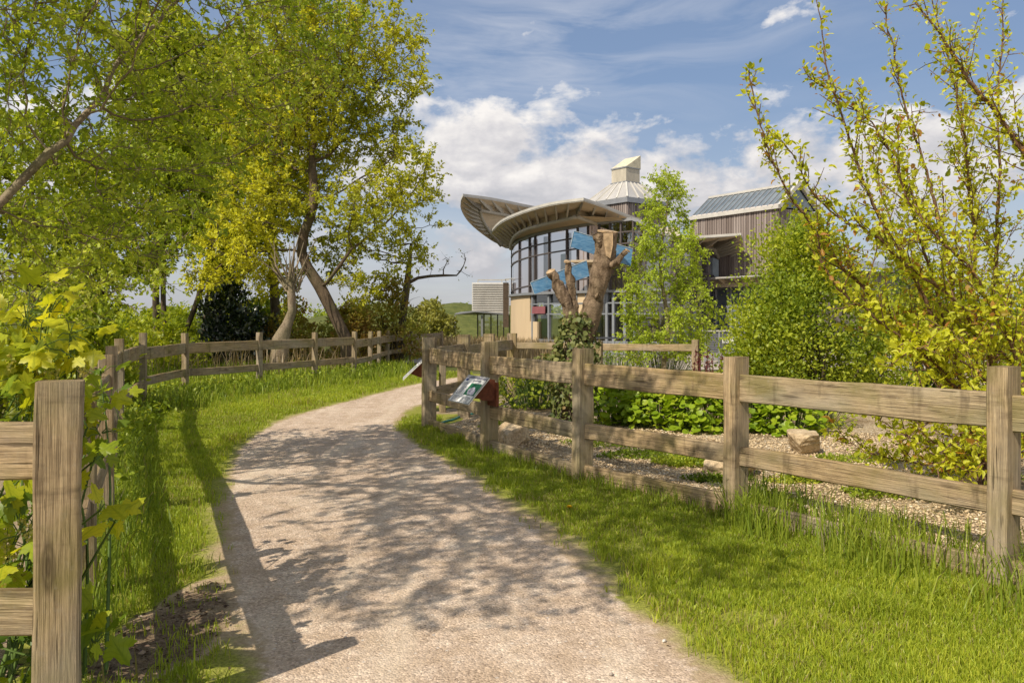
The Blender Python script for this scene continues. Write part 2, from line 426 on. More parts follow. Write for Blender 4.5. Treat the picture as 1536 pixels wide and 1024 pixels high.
M['leaf_birch'] = mat_leaf('birch_leaves', [(0, (0.187, 0.265, 0.025)), (.5, (0.418, 0.532, 0.045)), (1, (0.636, 0.733, 0.100))], .5, .015)
M['leaf_haw'] = mat_leaf('hawthorn_leaves', [(0, (0.063, 0.109, 0.014)), (.4, (0.231, 0.315, 0.028)), (.75, (0.440, 0.490, 0.045)), (1, (0.604, 0.652, 0.090))], .46, .015)
M['leaf_shrub'] = mat_leaf('young_shrub_leaves', [(0, (0.484, 0.237, 0.070)), (.13, (0.460, 0.284, 0.060)), (.2, (0.267, 0.332, 0.025)), (.55, (0.581, 0.615, 0.045)), (1, (0.700, 0.718, 0.100))], .52, .015)
M['leaf_currant'] = mat_leaf('lime_lobed_leaves', [(0, (.10, .19, .018)), (.5, (.33, .42, .028)), (1, (.68, .66, .04))], .5, .015, .4, True)
M['leaf_ivy'] = mat_leaf('ivy_leaves', [(0, (.03, .055, .014)), (.5, (.15, .18, .05)), (.85, (.30, .30, .11)), (1, (.26, .16, .06))], .25, .015, .5)
M['leaf_heart'] = mat_leaf('heart_leaves', [(0, (.10, .19, .015)), (.5, (.28, .40, .022)), (1, (.52, .58, .05))], .42, .015, .4)
M['leaf_low'] = mat_leaf('low_green_leaves', [(0, (0.102, 0.159, 0.014)), (.5, (0.256, 0.342, 0.030)), (1, (0.512, 0.537, 0.060))], .42, .015)
M['grass_lawn'] = mat_leaf('lawn_grass', [(0, (.42, .34, .16)), (.12, (.21, .25, .03)), (.5, (.28, .37, .03)), (1, (.52, .55, .06))], .4, .015)
M['grass_tall'] = mat_leaf('tall_grass', [(0, (.26, .22, .10)), (.08, (.08, .13, .016)), (.5, (.21, .29, .027)), (1, (.42, .47, .07))], .42, .015, .45)
M['reed'] = mat_leaf('dry_reeds', [(0, (.20, .14, .07)), (1, (.46, .36, .21))], .3, .03)
M['litter'] = mat_leaf('dry_leaf_litter', [(0, (.06, .035, .025)), (.6, (.16, .10, .07)), (1, (.32, .24, .18))], .1, .03)
M['pebble'] = mat_leaf('buff_pebbles', [(0, (.24, .165, .09)), (.4, (.52, .395, .24)), (.8, (.70, .56, .37)), (1, (.80, .72, .58))], .0, .02)

# ------------------------------------------------------------------ ground
def in_poly(P, poly):
    x, y = P[:, 0], P[:, 1]; r = np.zeros(len(P), bool); n = len(poly); j = n - 1
    for i in range(n):
        xi, yi = poly[i][:2]; xj, yj = poly[j][:2]
        c = ((yi > y) != (yj > y)) & (x < (xj - xi) * (y - yi) / (yj - yi + 1e-12) + xi)
        r ^= c; j = i
    return r
def dist_line(P, line):
    L = np.array([l[:2] for l in line], float); best = np.full(len(P), 1e9)
    for a, b in zip(L[:-1], L[1:]):
        ab = b - a; tt = np.clip(((P - a) @ ab) / (ab @ ab + 1e-12), 0, 1)
        best = np.minimum(best, np.linalg.norm(P - (a + tt[:, None] * ab), axis=1))
    return best
def smooth_line(pts, n=8):
    P = [np.array(p[:2], float) for p in pts]; out = []
    P = [2*P[0]-P[1]] + P + [2*P[-1]-P[-2]]
    for i in range(1, len(P) - 2):
        for k in range(n):
            u = k / n; a, b, c, d = P[i-1:i+3]
            out.append(.5*((2*b) + (-a+c)*u + (2*a-5*b+4*c-d)*u*u + (-a+3*b-3*c+d)*u**3))
    out.append(P[-2]); return out

path_left = smooth_line([(-.88, .4), (-.93, 2.0)] + [gnd(*p) for p in ((388, 1024), (352, 905), (343, 800), (345, 722), (362, 672), (405, 640), (455, 621), (520, 603), (578, 588), (622, 577), (655, 571))] + [(-.9, 19.8), (.8, 20.6), (6, 21), (14, 21)])
path_right = smooth_line([(.85, .4), (.82, 2.0)] + [gnd(*p) for p in ((1062, 1024), (935, 905), (850, 830), (785, 780), (720, 727), (672, 697), (628, 668), (600, 650), (592, 636), (603, 622), (628, 607))] + [(-1.25, 13.2), (-.75, 15.0), (.4, 16.4), (2.5, 17), (14, 17.2)])
path_poly = [tuple(p) for p in path_left] + [tuple(p) for p in path_right[::-1]]

def sheet(name, poly, z, mat, jitter=0.0, step=.12):
    pts = []
    n = len(poly)
    for i in range(n):
        a = np.array(poly[i][:2], float); b = np.array(poly[(i+1) % n][:2], float)
        k = max(1, int(np.linalg.norm(b - a) / step))
        k = min(k, 40)
        for j in range(k):
            p = a + (b - a) * j / k
            if jitter:
                p = p + jitter * np.array([math.sin(p[1]*7.1+p[0]*3)+.6*math.sin(p[1]*19+1)+.5*math.sin(p[0]*33+p[1]*41), math.sin(p[0]*8.3+p[1]*2)+.6*math.sin(p[0]*21+2)])*.6
            pts.append((p[0], p[1], z))
    me = bpy.data.meshes.new(name); me.from_pydata(pts, [], [tuple(range(len(pts)))]); me.update()
    o = link(name, me, mat)
    return tag(o, kind='structure')

def mat_ground():
    t = NT('verge_soil')
    w = t.world()
    a = t.noise(w, .7, 5, .6); b = t.noise(w, 9, 5, .65); c_ = t.noise(w, 70, 3, .7)
    g = t.ramp(b, [(.3, (.055, .07, .018)), (.7, (.13, .14, .035))])
    s = t.ramp(c_, [(.3, (.27, .20, .135)), (.7, (.52, .405, .285))])
    far = t.ramp(t.math('MULTIPLY', t.n('ShaderNodeSeparateXYZ', {'Vector': w}).outputs['Y'], .02), [(.22, 0.0), (.45, 1.0)])
    c = t.mix(t.math('MAXIMUM', far, t.ramp(b, [(.40, .0), (.66, .45)])), s, g)
    t.bsdf(c, .95, .1, t.bump(t.math('ADD', b, c_), .6, .03))
    return t.m
M['ground'] = mat_ground()
gme = bpy.data.meshes.new('ground'); S = 900
gme.from_pydata([(-S, -60, 0), (S, -60, 0), (S, 1500, 0), (-S, 1500, 0)], [], [(0, 1, 2, 3)]); gme.update()
tag(link('ground', gme, M['ground']), kind='structure')

def n2(P, f, s=0.0):
    x, y = P[:, 0]*f + s, P[:, 1]*f + s*1.7
    return (np.sin(x*1.0 + 1.3*np.sin(y*.7)) * np.sin(y*1.1 + 1.7*np.sin(x*.6)) + .5*np.sin(x*2.3 + y*1.9) * np.sin(y*2.9 - x*1.2)) / 1.5
def path_d(P):
    ins = in_poly(P, path_poly); d = np.minimum(dist_line(P, path_left), dist_line(P, path_right))
    return np.where(ins, -d, d)
def wear_at(P):
    """how far the bare worn soil reaches beyond the gravel"""
    right = dist_line(P, path_right) < dist_line(P, path_left)
    y = P[:, 1]
    w = .08 + .08*n2(P, 2.2) + .05*n2(P, 7)
    w = w + np.where(right, .13*np.clip((6.8 - y)/2, 0, 1)*np.clip((y - 2.2)/.8, .25, 1)*(.65 + .5*n2(P, 1.7, 1)), .04*np.clip((6.8 - y)/2, 0, 1))
    bare = np.clip(1.25 - ((P[:, 0] + 1.60)/.27)**2 - ((y - 3.75)/.65)**2 + .45*n2(P, 4.4), 0, 1)
    return np.clip(w, .02, .75) + .9*bare
def mat_path():
    t = NT('dusty_gravel_path')
    w = t.world()
    a = t.noise(w, .9, 5, .6); b = t.noise(w, 6, 5, .65); c_ = t.noise(w, 55, 4, .7); e_ = t.noise(w, 16, 5, .7)
    vo = t.n('ShaderNodeTexVoronoi', {'Vector': w, 'Scale': 105.0})
    vo2 = t.n('ShaderNodeTexVoronoi', {'Vector': w, 'Scale': 36.0})
    d = t.n('ShaderNodeAttribute', attribute_name='inside').outputs['Fac']
    wr = t.n('ShaderNodeAttribute', attribute_name='wear').outputs['Fac']
    c = t.ramp(a, [(.3, (.43, .335, .262)), (.5, (.535, .425, .335)), (.7, (.63, .52, .42))])
    c = t.mix(t.ramp(b, [(.35, .55), (.58, 0.0)]), c, (.38, .28, .19))
    c = t.mix(t.ramp(b, [(.55, 0.0), (.78, .6)]), c, (.72, .63, .52))
    st = t.ramp(t.n('ShaderNodeSeparateColor', {'Color': vo.outputs['Color']}).outputs[0], [(.0, (.55, .52, .50)), (.35, (.95, .95, .95)), (.8, (1.12, 1.1, 1.07)), (1, (1.6, 1.6, 1.58))])
    c = t.mix(.85, c, st, 'MULTIPLY')
    st2 = t.ramp(t.n('ShaderNodeSeparateColor', {'Color': vo2.outputs['Color']}).outputs[1], [(.0, 0.0), (.84, 0.0), (.92, 1.0)], 'CONSTANT')
    c = t.mix(t.math('MULTIPLY', t.math('MULTIPLY', st2, t.ramp(vo2.outputs['Distance'], [(.2, 1.0), (.36, 0.0)])), .6), c, (.62, .58, .54))
    c = t.mix(t.ramp(c_, [(.30, .55), (.44, 0.0)]), c, (.24, .175, .12))
    # long worn lines along the walking direction
    ln = t.noise(t.n('ShaderNodeMapping', {'Vector': w, 'Scale': (3.2, .35, 1)}).outputs['Vector'], 1.4, 4, .6)
    c = t.mix(t.math('MULTIPLY', t.ramp(ln, [(.5, 0.0), (.68, 1.0)]), .35), c, (.70, .60, .47))
    c = t.mix(t.math('MULTIPLY', t.ramp(ln, [(.32, 1.0), (.46, 0.0)]), .40), c, (.40, .30, .215))
    # soil and then turf beyond the edge
    nd = t.math('ADD', d, t.math('MULTIPLY', t.math('SUBTRACT', t.math('ADD', t.math('MULTIPLY', b, .5), t.math('MULTIPLY', e_, .5)), .5), .42))
    soil = t.mix(t.ramp(c_, [(.3, 1.0), (.7, 0.0)]), (.52, .405, .27), (.30, .215, .135))
    soil = t.mix(t.math('MULTIPLY', t.ramp(e_, [(.5, 0.0), (.7, 1.0)]), .55), soil, (.20, .21, .05))
    turf = t.mix(t.ramp(c_, [(.3, 0.0), (.7, 1.0)]), (.13, .14, .03), (.36, .37, .07))
    soil = t.mix(t.ramp(wr, [(.45, 0.0), (.85, .85)]), soil, t.mix(t.ramp(c_, [(.35, 0.0), (.65, 1.0)]), (.07, .05, .034), (.22, .16, .105)))
    f1 = t.ramp(nd, [(.0, 0.0), (.06, 1.0)])
    f2 = t.ramp(t.math('ADD', nd, wr), [(.0, 0.0), (.12, 1.0)])
    c = t.mix(f1, t.mix(f2, turf, soil), c)
    h = t.math('ADD', t.math('MULTIPLY', vo.outputs['Distance'], -.9), t.math('ADD', t.math('MULTIPLY', c_, .45), t.math('MULTIPLY', b, 1.0)))
    t.bsdf(c, .95, .1, t.bump(h, .6, .008))
    return t.m
M['path'] = mat_path()
def path_grid(x0, x1, y0, y1, st):
    xs = np.arange(x0, x1 + 1e-6, st); ys = np.arange(y0, y1 + 1e-6, st)
    X, Y = np.meshgrid(xs, ys); P = np.c_[X.ravel(), Y.ravel()]
    d = -path_d(P); nx, ny = len(xs), len(ys)
    keep = (d > -(.95 if y0 < 10 else .6)).reshape(ny, nx)
    q = keep[:-1, :-1] & keep[1:, :-1] & keep[:-1, 1:] & keep[1:, 1:]
    j, i = np.nonzero(q); a = j*nx + i
    F_ = np.stack([a, a + 1, a + nx + 1, a + nx], 1)
    used = np.unique(F_); mp = np.full(len(P), -1); mp[used] = np.arange(len(used))
    Pu = P[used]
    z = .007 + .006*n2(Pu, 1.3) * np.clip(d[used]*2, 0, 1) - .001*np.clip(-d[used], 0, 1)
    return np.c_[Pu, z], mp[F_], d[used], wear_at(Pu)
V1, F1, D1, W1 = path_grid(-4.7, 1.75, .5, 12.0, .05)
V2, F2, D2, W2 = path_grid(-4.4, 12.0, 12.0, 22.0, .16)
V2[:, 2] -= 0
tag(link('path', np_mesh('path', np.r_[V1, V2], [np.r_[F1, F2 + len(V1)]], {'inside': np.r_[D1, D2], 'wear': np.r_[W1, W2]}, smooth=True), M['path']), kind='structure')

# ------------------------------------------------------------------ fences
RF = [(3.72, 2.78), (2.66, 4.31), (1.625, 5.78), (.625, 7.05), (-.245, 8.55), (-1.06, 10.2)]     # garden fence, near to far
RET = [(-1.06, 10.2), (-.70, 11.6), (-.375, 13.1), (.0, 14.6)]
FARR = [(.0, 14.6), (1.55, 14.15), (3.12, 13.55)]
LF = [(-1.535, 2.70), (-2.22, 4.15), (-2.93, 5.75), (-3.77, 7.5), (-4.78, 9.7), (-5.72, 12.35), (-5.95, 14.5), (-5.07, 16.0), (-4.33, 17.5), (-3.78, 19.1), (-3.68, 20.7), (-3.72, 22.3), (-3.75, 24.0), (-3.3, 26.0), (-2.48, 28.0)]

def board_mesh(L, h, t, seg=None, seed=0, taper=0.0):
    """chamfered plank along local X, centred, slightly uneven"""
    r = random.Random(seed); seg = seg or max(3, int(L / .18)); c = min(.008, t * .2)
    prof = [(-t/2+c, -h/2), (t/2-c, -h/2), (t/2, -h/2+c), (t/2, h/2-c), (t/2-c, h/2), (-t/2+c, h/2), (-t/2, h/2-c), (-t/2, -h/2+c)]
    V, Fc = [], []
    bow = r.uniform(-.006, .006)
    ph = [r.uniform(0, 6) for _ in range(4)]
    for i in range(seg + 1):
        x = -L/2 + L * i / seg
        dz = bow * math.sin(math.pi * i / seg) + .0025 * math.sin(x * 9 + ph[0])
        hs = 1 + .018 * math.sin(x * 5 + ph[1]) + .012 * math.sin(x * 13 + ph[2])
        for (y, z) in prof:
            V.append((x, y + .002 * math.sin(x * 7 + ph[3]), z * hs + dz))
    for i in range(seg):
        for j in range(8):
            Fc.append((i*8 + j, i*8 + (j+1) % 8, (i+1)*8 + (j+1) % 8, (i+1)*8 + j))
    Fc.append(tuple(range(8))[::-1]); Fc.append(tuple(range(seg*8, seg*8+8)))
    me = bpy.data.meshes.new('board'); me.from_pydata(V, [], [f[::-1] for f in Fc]); me.update()
    return me
def frame_between(a, b, yaxis=None):
    a = Vector(a); b = Vector(b); x = (b - a).normalized()
    up = Vector((0, 0, 1)) if abs(x.z) < .9 else Vector(yaxis or (0, 1, 0))
    y = up.cross(x).normalized(); z = x.cross(y)
    m = Matrix((x, y, z)).transposed().to_4x4(); m.translation = (a + b) / 2
    return m
def post(parent, x, y, top, ang, w=.105, d=.17, mat=None, seed=0, label=None, lean=0.0, bottom=-.15):
    L = top - bottom
    me = board_mesh(L, w, d, 9, seed)
    # local X up; local Y (thickness d) across the fence, local Z (height w) along it
    zx = Vector((math.cos(ang), math.sin(ang), 0)); xx = Vector((lean, 0, 1)).normalized(); yy = zx.cross(xx).normalized(); zx = xx.cross(yy)
    m = Matrix((xx, yy, zx)).transposed().to_4x4(); m.translation = (x, y, (top + bottom) / 2)
    return tag(link('post', me, mat, parent, m), label)
def rail(parent, a, b, za, zb, h, t=.048, mat=None, seed=0, label=None):
    ax, ay = a; bx, by = b
    L = math.hypot(bx - ax, by - ay)
    me = board_mesh(L - .004, h, t, None, seed)
    return tag(link('rail', me, mat, parent, frame_between((ax, ay, za), (bx, by, zb))), label)

garden_fence = thing('timber_fence', 'weathered post and rail fence around the gravel garden bed, right of the path', 'fence', (0, 0, 0))
def tops_run(pts, tops, parent, rails, mat, seed0, skip_first=False, post_d=.17, post_w=.105):
    n = len(pts)
    for i, (x, y) in enumerate(pts):
        a = pts[max(0, i-1)]; b = pts[min(n-1, i+1)]
        ang = math.atan2(b[1] - a[1], b[0] - a[0])
        if not (skip_first and i == 0):
            post(parent, x, y, tops[i], ang, post_w, post_d, mat, seed0 + i, lean=random.uniform(-.006, .006))
    for i in range(n - 1):
        for k, (zt, h) in enumerate(rails(i)):
            dz = random.uniform(-.012, .012)
            rail(parent, pts[i], pts[i+1], zt - h/2 + dz, zt - h/2 + dz + random.uniform(-.01, .01), h, .048, mat, seed0 * 7 + i * 3 + k)
tops_run(RF, [1.19, 1.195, 1.175, 1.185, 1.20, 1.205], garden_fence,
         lambda i: [(1.055, .195), (.53, .14), (.16, .17)], M['timber'], 10)
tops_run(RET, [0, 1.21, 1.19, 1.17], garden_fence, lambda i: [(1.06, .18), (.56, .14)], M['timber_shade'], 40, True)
tops_run(FARR, [0, 1.04, 1.08], garden_fence, lambda i: [(1.005 if i else 1.01, .12), (.5, .12)], M['timber'], 60, True)

path_fence = thing('timber_fence', 'weathered post and rail fence along the grass left of the path', 'fence', (0, 0, 0))
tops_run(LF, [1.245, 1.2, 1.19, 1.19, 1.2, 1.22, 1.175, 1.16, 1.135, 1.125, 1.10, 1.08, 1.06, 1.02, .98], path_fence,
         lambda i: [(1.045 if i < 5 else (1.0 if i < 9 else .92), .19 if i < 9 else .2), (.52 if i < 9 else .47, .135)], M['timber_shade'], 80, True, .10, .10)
post(path_fence, -1.535, 2.70, 1.245, math.radians(24), .138, .10, M['timber'], 200, 'large pale corner post in front', lean=.004, bottom=-.1)
rail(path_fence, (-3.4, 2.73), (-1.535, 2.70), 1.01, 1.01, .195, .048, M['timber'], 211)
rail(path_fence, (-3.4, 2.73), (-1.535, 2.70), .462, .462, .15, .048, M['timber'], 212)
post(path_fence, -3.42, 2.73, 1.22, 0, .105, .17, M['timber'], 213)
# ------------------------------------------------------------------ the building
centre = thing('visitor_centre', 'modern visitor centre with curved glass front, winged roofs and grey timber cladding', 'building', (8.6, 38, 0))
CI = Matrix.Translation((-8.6, -38, 0))
def bpart(mb, name, mat, parent=None, smooth=False, label=None):
    o = mb.build(name, M[mat], parent or centre, smooth)
    if parent is None: o.matrix_local = CI
    return tag(o, label)
DC, DR = np.array([8.6, 38.0]), 8.6
def drum(th, z, r=DR):
    a = math.radians(th); return np.array([DC[0] + r*math.cos(a), DC[1] + r*math.sin(a), z])
def th_of_px(px, r=DR):
    # angle where the sight line through photo column px meets the drum (near side)
    k = (px - HX) / F
    best = min((abs((drum(t, 0, r)[0] / drum(t, 0, r)[1]) - k), t) for t in np.arange(172, 262, .1))
    return best[1]
T0, T1 = 176.0, 252.0
def ztop(th): return 4.76 + (min(th, 243) - 180) / 64 * .42 - max(0, th - 243) * .085
ZS = 2.47                                                   # sill between the two storeys
N = 40
ths = np.linspace(T0, T1, N)
# upper glass
mb = MB(); mb.loft([drum(t, ZS) for t in ths], [drum(t, ztop(t)) for t in ths]); bpart(mb, 'upper_glazing', 'glass', smooth=True)
mull = [T0] + [th_of_px(p) for p in (769.5, 780, 795, 803.5, 824.5, 851, 867, 882.5, 899, 915, 932, 950, 968)] + [T1]
mb = MB()
for t in mull: mb.bar(drum(t, ZS, DR+.02), drum(t, ztop(t), DR+.02), .058, .10, up=drum(t, 0) - drum(0, 0, 0))
for z_off, hh in ((-.42, .05), (-.86, .05), (-2.1, .06)):
    for a, b in zip(ths[:-1], ths[1:]):
        za, zb = ztop(a) + z_off, ztop(b) + z_off
        mb.bar(drum(a, za, DR+.015), drum(b, zb, DR+.015), .09, hh)
bpart(mb, 'upper_mullions', 'dark_frame')
mb = MB()
for a, b in zip(ths[:-1], ths[1:]):
    mb.bar(drum(a, ZS, DR+.06), drum(b, ZS, DR+.06), .26, .10)
bpart(mb, 'ring_sill', 'grey_metal')
mb = MB()
for a, b in zip(ths[:-1], ths[1:]): mb.bar(drum(a, ztop(a)+.04, DR), drum(b, ztop(b)+.04, DR), .2, .12)
bpart(mb, 'ring_head', 'grey_metal')
# inside: floor, ceiling, back wall, columns so the glass has something behind it
mb = MB()
mb.slab([drum(t, ZS-.02, DR-.1) for t in ths] + [np.array([9, 36.5, ZS-.02]), np.array([5, 40, ZS-.02])], (0, 0, -.28))
bpart(mb, 'first_floor_slab', 'interior_floor')
mb = MB()
mb.loft([drum(t, -.1, DR-3.2) for t in ths], [drum(t, 5.2, DR-3.2) for t in ths]); bpart(mb, 'inner_wall', 'interior')
for t in (181, 192, 203, 216, 229, 241): bpart(MB().tube([drum(t, 0, DR-.9), drum(t, 5, DR-.9)], [.13, .13], 10), 'interior_column', 'white', smooth=True)
for t, z in ((190, 3.6), (206, 3.7), (211, 3.2)): bpart(MB().bar(drum(t-2.6, z, DR-1.6), drum(t+2.6, z, DR-1.6), .06, 1.1), 'interior_screen', 'green_panel')
# lower storey: cream wall, stepped windows, grey frames
tA, tB = th_of_px(797), th_of_px(808)
tp0, tp1 = th_of_px(866), th_of_px(880)
def wall_arc(mb, a, b, z0, z1, r=DR+.07, n=10, th=.3):
    A = np.linspace(a, b, n)
    out0 = [drum(t, z0, r) for t in A]; out1 = [drum(t, z1, r) for t in A]
    in0 = [drum(t, z0, r-th) for t in A]; in1 = [drum(t, z1, r-th) for t in A]
    mb.loft(out0, out1); mb.loft(out1, in1); mb.loft(in0, in1)
    for o in (out0, out1, in0, in1): pass
    mb.poly([out0[0], out1[0], in1[0], in0[0]]); mb.poly([out0[-1], in0[-1], in1[-1], out1[-1]])
mb = MB()
wall_arc(mb, T0, tA, 0, ZS-.05); wall_arc(mb, tA, tB, 0, 1.28)
bpart(mb, 'rendered_wall', 'cream', label='cream rendered lower wall')
mb = MB(); wall_arc(mb, tp0, tp1, .0, ZS-.06, DR+.05); bpart(mb, 'rendered_pier', 'cream')
mb = MB(); mb.box((-.42, 37.6, 1.0), (-.16, 38.4, 3.1)); bpart(mb, 'brick_pier', 'brick')
lo = np.linspace(tA + .4, T1, 30)
mb = MB(); mb.loft([drum(t, .5, DR-.02) for t in lo], [drum(t, ZS-.06, DR-.02) for t in lo]); bpart(mb, 'lower_glazing', 'glass_clear', smooth=True)
mb = MB()
for p in (800.5, 825, 866, 881, 911, 921, 938, 953): 
    t = th_of_px(p); mb.bar(drum(t, 0, DR+.03), drum(t, ZS-.04, DR+.03), .10, .12, up=drum(t, 0) - drum(0, 0, 0))
for z in (2.02, 1.60, .52):
    for a, b in zip(lo[:-1], lo[1:]): mb.bar(drum(a, z, DR+.02), drum(b, z, DR+.02), .1, .055)
bpart(mb, 'lower_window_frame', 'blue_frame')
mb = MB()
for a, b in zip(lo[:-1], lo[1:]): mb.bar(drum(a, .25, DR+.0), drum(b, .25, DR+.0), .12, .48)
bpart(mb, 'window_plinth', 'grey_metal')
mb = MB(); ta, tb = th_of_px(803), th_of_px(822)
mb.slab([drum(ta, 1.62, DR+.12), drum(tb, 1.62, DR+.12), drum(tb, 1.92, DR+.10), drum(ta, 1.92, DR+.10)], (-.04, -.04, 0)); bpart(mb, 'maroon_panel', 'red_panel')
mb = MB(); A = np.linspace(th_of_px(807), th_of_px(823), 5); mb.loft([drum(t, .55, DR-.15) for t in A], [drum(t, 1.55, DR-.15) for t in A]); bpart(mb, 'mint_blind', 'green_panel')
# timber slats behind lower glass at right
mb = MB()
for k in range(9):
    t = th_of_px(898 + k * 5.2); mb.bar(drum(t, .5, DR-.4), drum(t, 2.3, DR-.4), .06, .06)
bpart(mb, 'interior_slats', 'white_metal')
# balcony rail wire at the left
mb = MB(); mb.tube([drum(176, 3.25, DR+.35), drum(186, 3.25, DR+.35), drum(196, 3.2, DR+.2)], [.018]*3, 5); mb.bar(drum(177, 2.5, DR+.3), drum(177, 3.25, DR+.3), .03, .03); bpart(mb, 'balcony_rail', 'white_metal')

# ---- winged roofs
def resample(pts, n):
    P = np.array(pts, float); s = np.r_[0, np.cumsum(np.linalg.norm(np.diff(P, axis=0), axis=1))]
    u = np.linspace(0, s[-1], n)
    return np.stack([np.interp(u, s, P[:, k]) for k in range(3)], axis=1)
def cat(pts, n):
    P = [np.array(p, float) for p in pts]; Q = [2*P[0]-P[1]] + P + [2*P[-1]-P[-2]]; out = []
    for i in range(1, len(Q)-2):
        for k in range(8):
            u = k/8; a, b, c, d = Q[i-1:i+3]
            out.append(.5*((2*b)+(-a+c)*u+(2*a-5*b+4*c-d)*u*u+(-a+3*b-3*c+d)*u**3))
    out.append(P[-1]); return resample(out, n)
def wing(name, legs, rise, back, ribmat='rib', rib_n=(14, 6), rib_d=.42):
    """legs: list of (outer curve, beam curve) meeting at an apex; underside panels, ribs, beam, edge strip, top sheet"""
    root = None
    pan, beam, edge, top = MB(), MB(), MB(), MB(); ribs = []
    for (outer, inner), nr in zip(legs, rib_n):
        n = 24
        O = cat(outer, n); I = cat(inner, n)
        U = I + np.array([0, 0, rise])
        # a gently hollow underside
        Mid = (O + U) / 2 + np.array([0, 0, -.05])
        pan.loft(O, Mid); pan.loft(Mid, U); pan.loft(U, I + np.array([0, 0, .0]))
        Ot = O + np.array([0, 0, .10]); Ut = U + np.array([0, 0, .22]) + back
        top.loft(Ot, Ut); edge.loft(O, Ot)
        edge.loft(O + (O - I) / np.linalg.norm(O - I, axis=1)[:, None] * .03 + np.array([0, 0, .02]), Ot + (O - I) / np.linalg.norm(O - I, axis=1)[:, None] * .03 + np.array([0, 0, .02]))
        beam.tube(I, np.full(n, .085), 8)
        Or, Ir = cat(outer, nr), cat(inner, nr)
        for o_, i_ in zip(Or, Ir):
            tdir = np.cross(o_ - i_, (0, 0, 1)); tdir /= np.linalg.norm(tdir) + 1e-9
            e = o_ * .93 + (i_ + np.array([0, 0, rise])) * .07
            m_ = (o_ + i_ + np.array([0, 0, rise])) / 2 - np.array([0, 0, rise * .62])
            u_ = i_ + np.array([0, 0, rise + .02]); w = .035
            q = [e, m_, i_, u_]
            ribs.append(MB().slab([p - tdir * w for p in q], tdir * 2 * w))
    root = bpart(pan, name, 'soffit', smooth=True)
    for mb_, nm, mt in [(rb, 'roof_rib', ribmat) for rb in ribs] + [(beam, 'ring_beam', 'rib'), (edge, 'roof_edge', 'white_metal'), (top, 'roof_sheet', 'zinc')]:
        bpart(mb_, nm, mt, root, smooth=(nm == 'ring_beam'))
    return root
A_ = lambda L: [at(*p) for p in L]
legA = (A_([(737, 351, 38), (742, 344, 36.6), (752, 335, 35), (768, 327, 33.4), (795, 317, 31.7), (830, 308, 30.3), (875, 302, 29.2)]),
        A_([(766, 373, 37.9), (768, 362, 36.3), (774, 353, 34.8), (790, 344, 33.3), (815, 337, 32), (840, 331, 31.2), (865, 325, 30.4)]))
legB = (A_([(875, 302, 29.2), (905, 312, 30.2), (945, 328, 31.8), (990, 343, 33.6)]),
        A_([(865, 325, 30.4), (900, 337, 31.3), (945, 353, 32.6), (990, 367, 34.2)]))
wing('front_wing_roof', [legA, legB], .28, np.array([.9, 1.8, 0]), rib_n=(15, 8))
legC = (A_([(766, 374, 38.6), (752, 368, 38.8), (738, 361, 38.7), (718, 347, 38.2), (702, 332, 37.6), (693, 317, 37), (691, 305, 36.5), (695, 295, 36)]),
        A_([(752, 369, 38.9), (746, 362, 38.8), (738, 352, 38.5), (732, 344, 38.3), (727, 336, 38.1), (723, 328, 37.9), (721, 321, 37.7), (721, 316, 37.5)]))
legD = (A_([(695, 295, 36), (740, 301, 37.6), (800, 313, 39.8), (850, 322, 41.5)]),
        A_([(721, 316, 37.5), (760, 323, 38.9), (800, 331, 40.3), (850, 340, 42)]))
wing('rear_wing_roof', [legC, legD], .28, np.array([.9, 1.6, 0]), rib_n=(12, 9))
# flat soffits between beams and glass
mb = MB()
I1 = cat(legA[1], 24); G = [drum(t, ztop(t) + .06, DR - .05) for t in np.linspace(181, 243, 24)]
mb.loft(I1 + np.array([0, 0, .03]), G)
I2 = cat(legB[1], 10); G2 = [drum(t, ztop(t) + .06, DR - .05) for t in np.linspace(243, T1, 10)]
mb.loft(I2 + np.array([0, 0, .03]), G2)
bpart(mb, 'flat_soffit', 'soffit')
mb = MB()
I3 = cat(legC[1], 12)[::-1]; I4 = cat(legD[1], 12)
mb.loft(I3, I4); bpart(mb, 'flat_soffit', 'soffit')

# ---- timber hall with glazed ridge
R_ = np.array([11.02, 33.0, 0]); d_ = np.array([-.557, .83, 0]); n_ = np.array([.83, .557, 0])
L_ = R_ + d_ * 4.9; ze = 5.98
UP = np.array([0, 0, 1.0])
def clad(mb, a, b, z0, z1, w=.135, out=None):
    a = np.array(a, float); b = np.array(b, float); Ln = np.linalg.norm(b - a); u = (b - a) / Ln
    k = int(Ln / w)
    for i in range(k):
        p = a + u * (i + .5) * Ln / k
        mb.bar(p + UP * z0, p + UP * z1, w * .78, .05 + .02 * (i % 2), up=np.cross(u, UP))
clad_m, back_m = MB(), MB()
clad(clad_m, L_, R_, 3.30, ze); clad(clad_m, R_ + n_ * .02, R_ + n_ * 2.6, 2.0, ze)
bpart(clad_m, 'timber_cladding', 'cladding', label='vertical silver grey timber boards')
back_m.slab([L_ + n_ * .06 + UP*0, R_ + n_ * .06 - d_ * -.06, R_ + n_ * 2.6 - d_ * -.06, L_ + n_ * 2.6], UP * (ze - .02)); bpart(back_m, 'hall_wall', 'dark_frame')
mb = MB()
ap = R_ + n_ * 1.3 + UP * (ze + 1.12); apL = L_ + n_ * 1.3 + UP * (ze + 1.12)
e0, e1 = R_ + UP * (ze + .06), L_ + UP * (ze + .06)
e2, e3 = R_ + n_ * 2.6 + UP * (ze + .06), L_ + n_ * 2.6 + UP * (ze + .06)
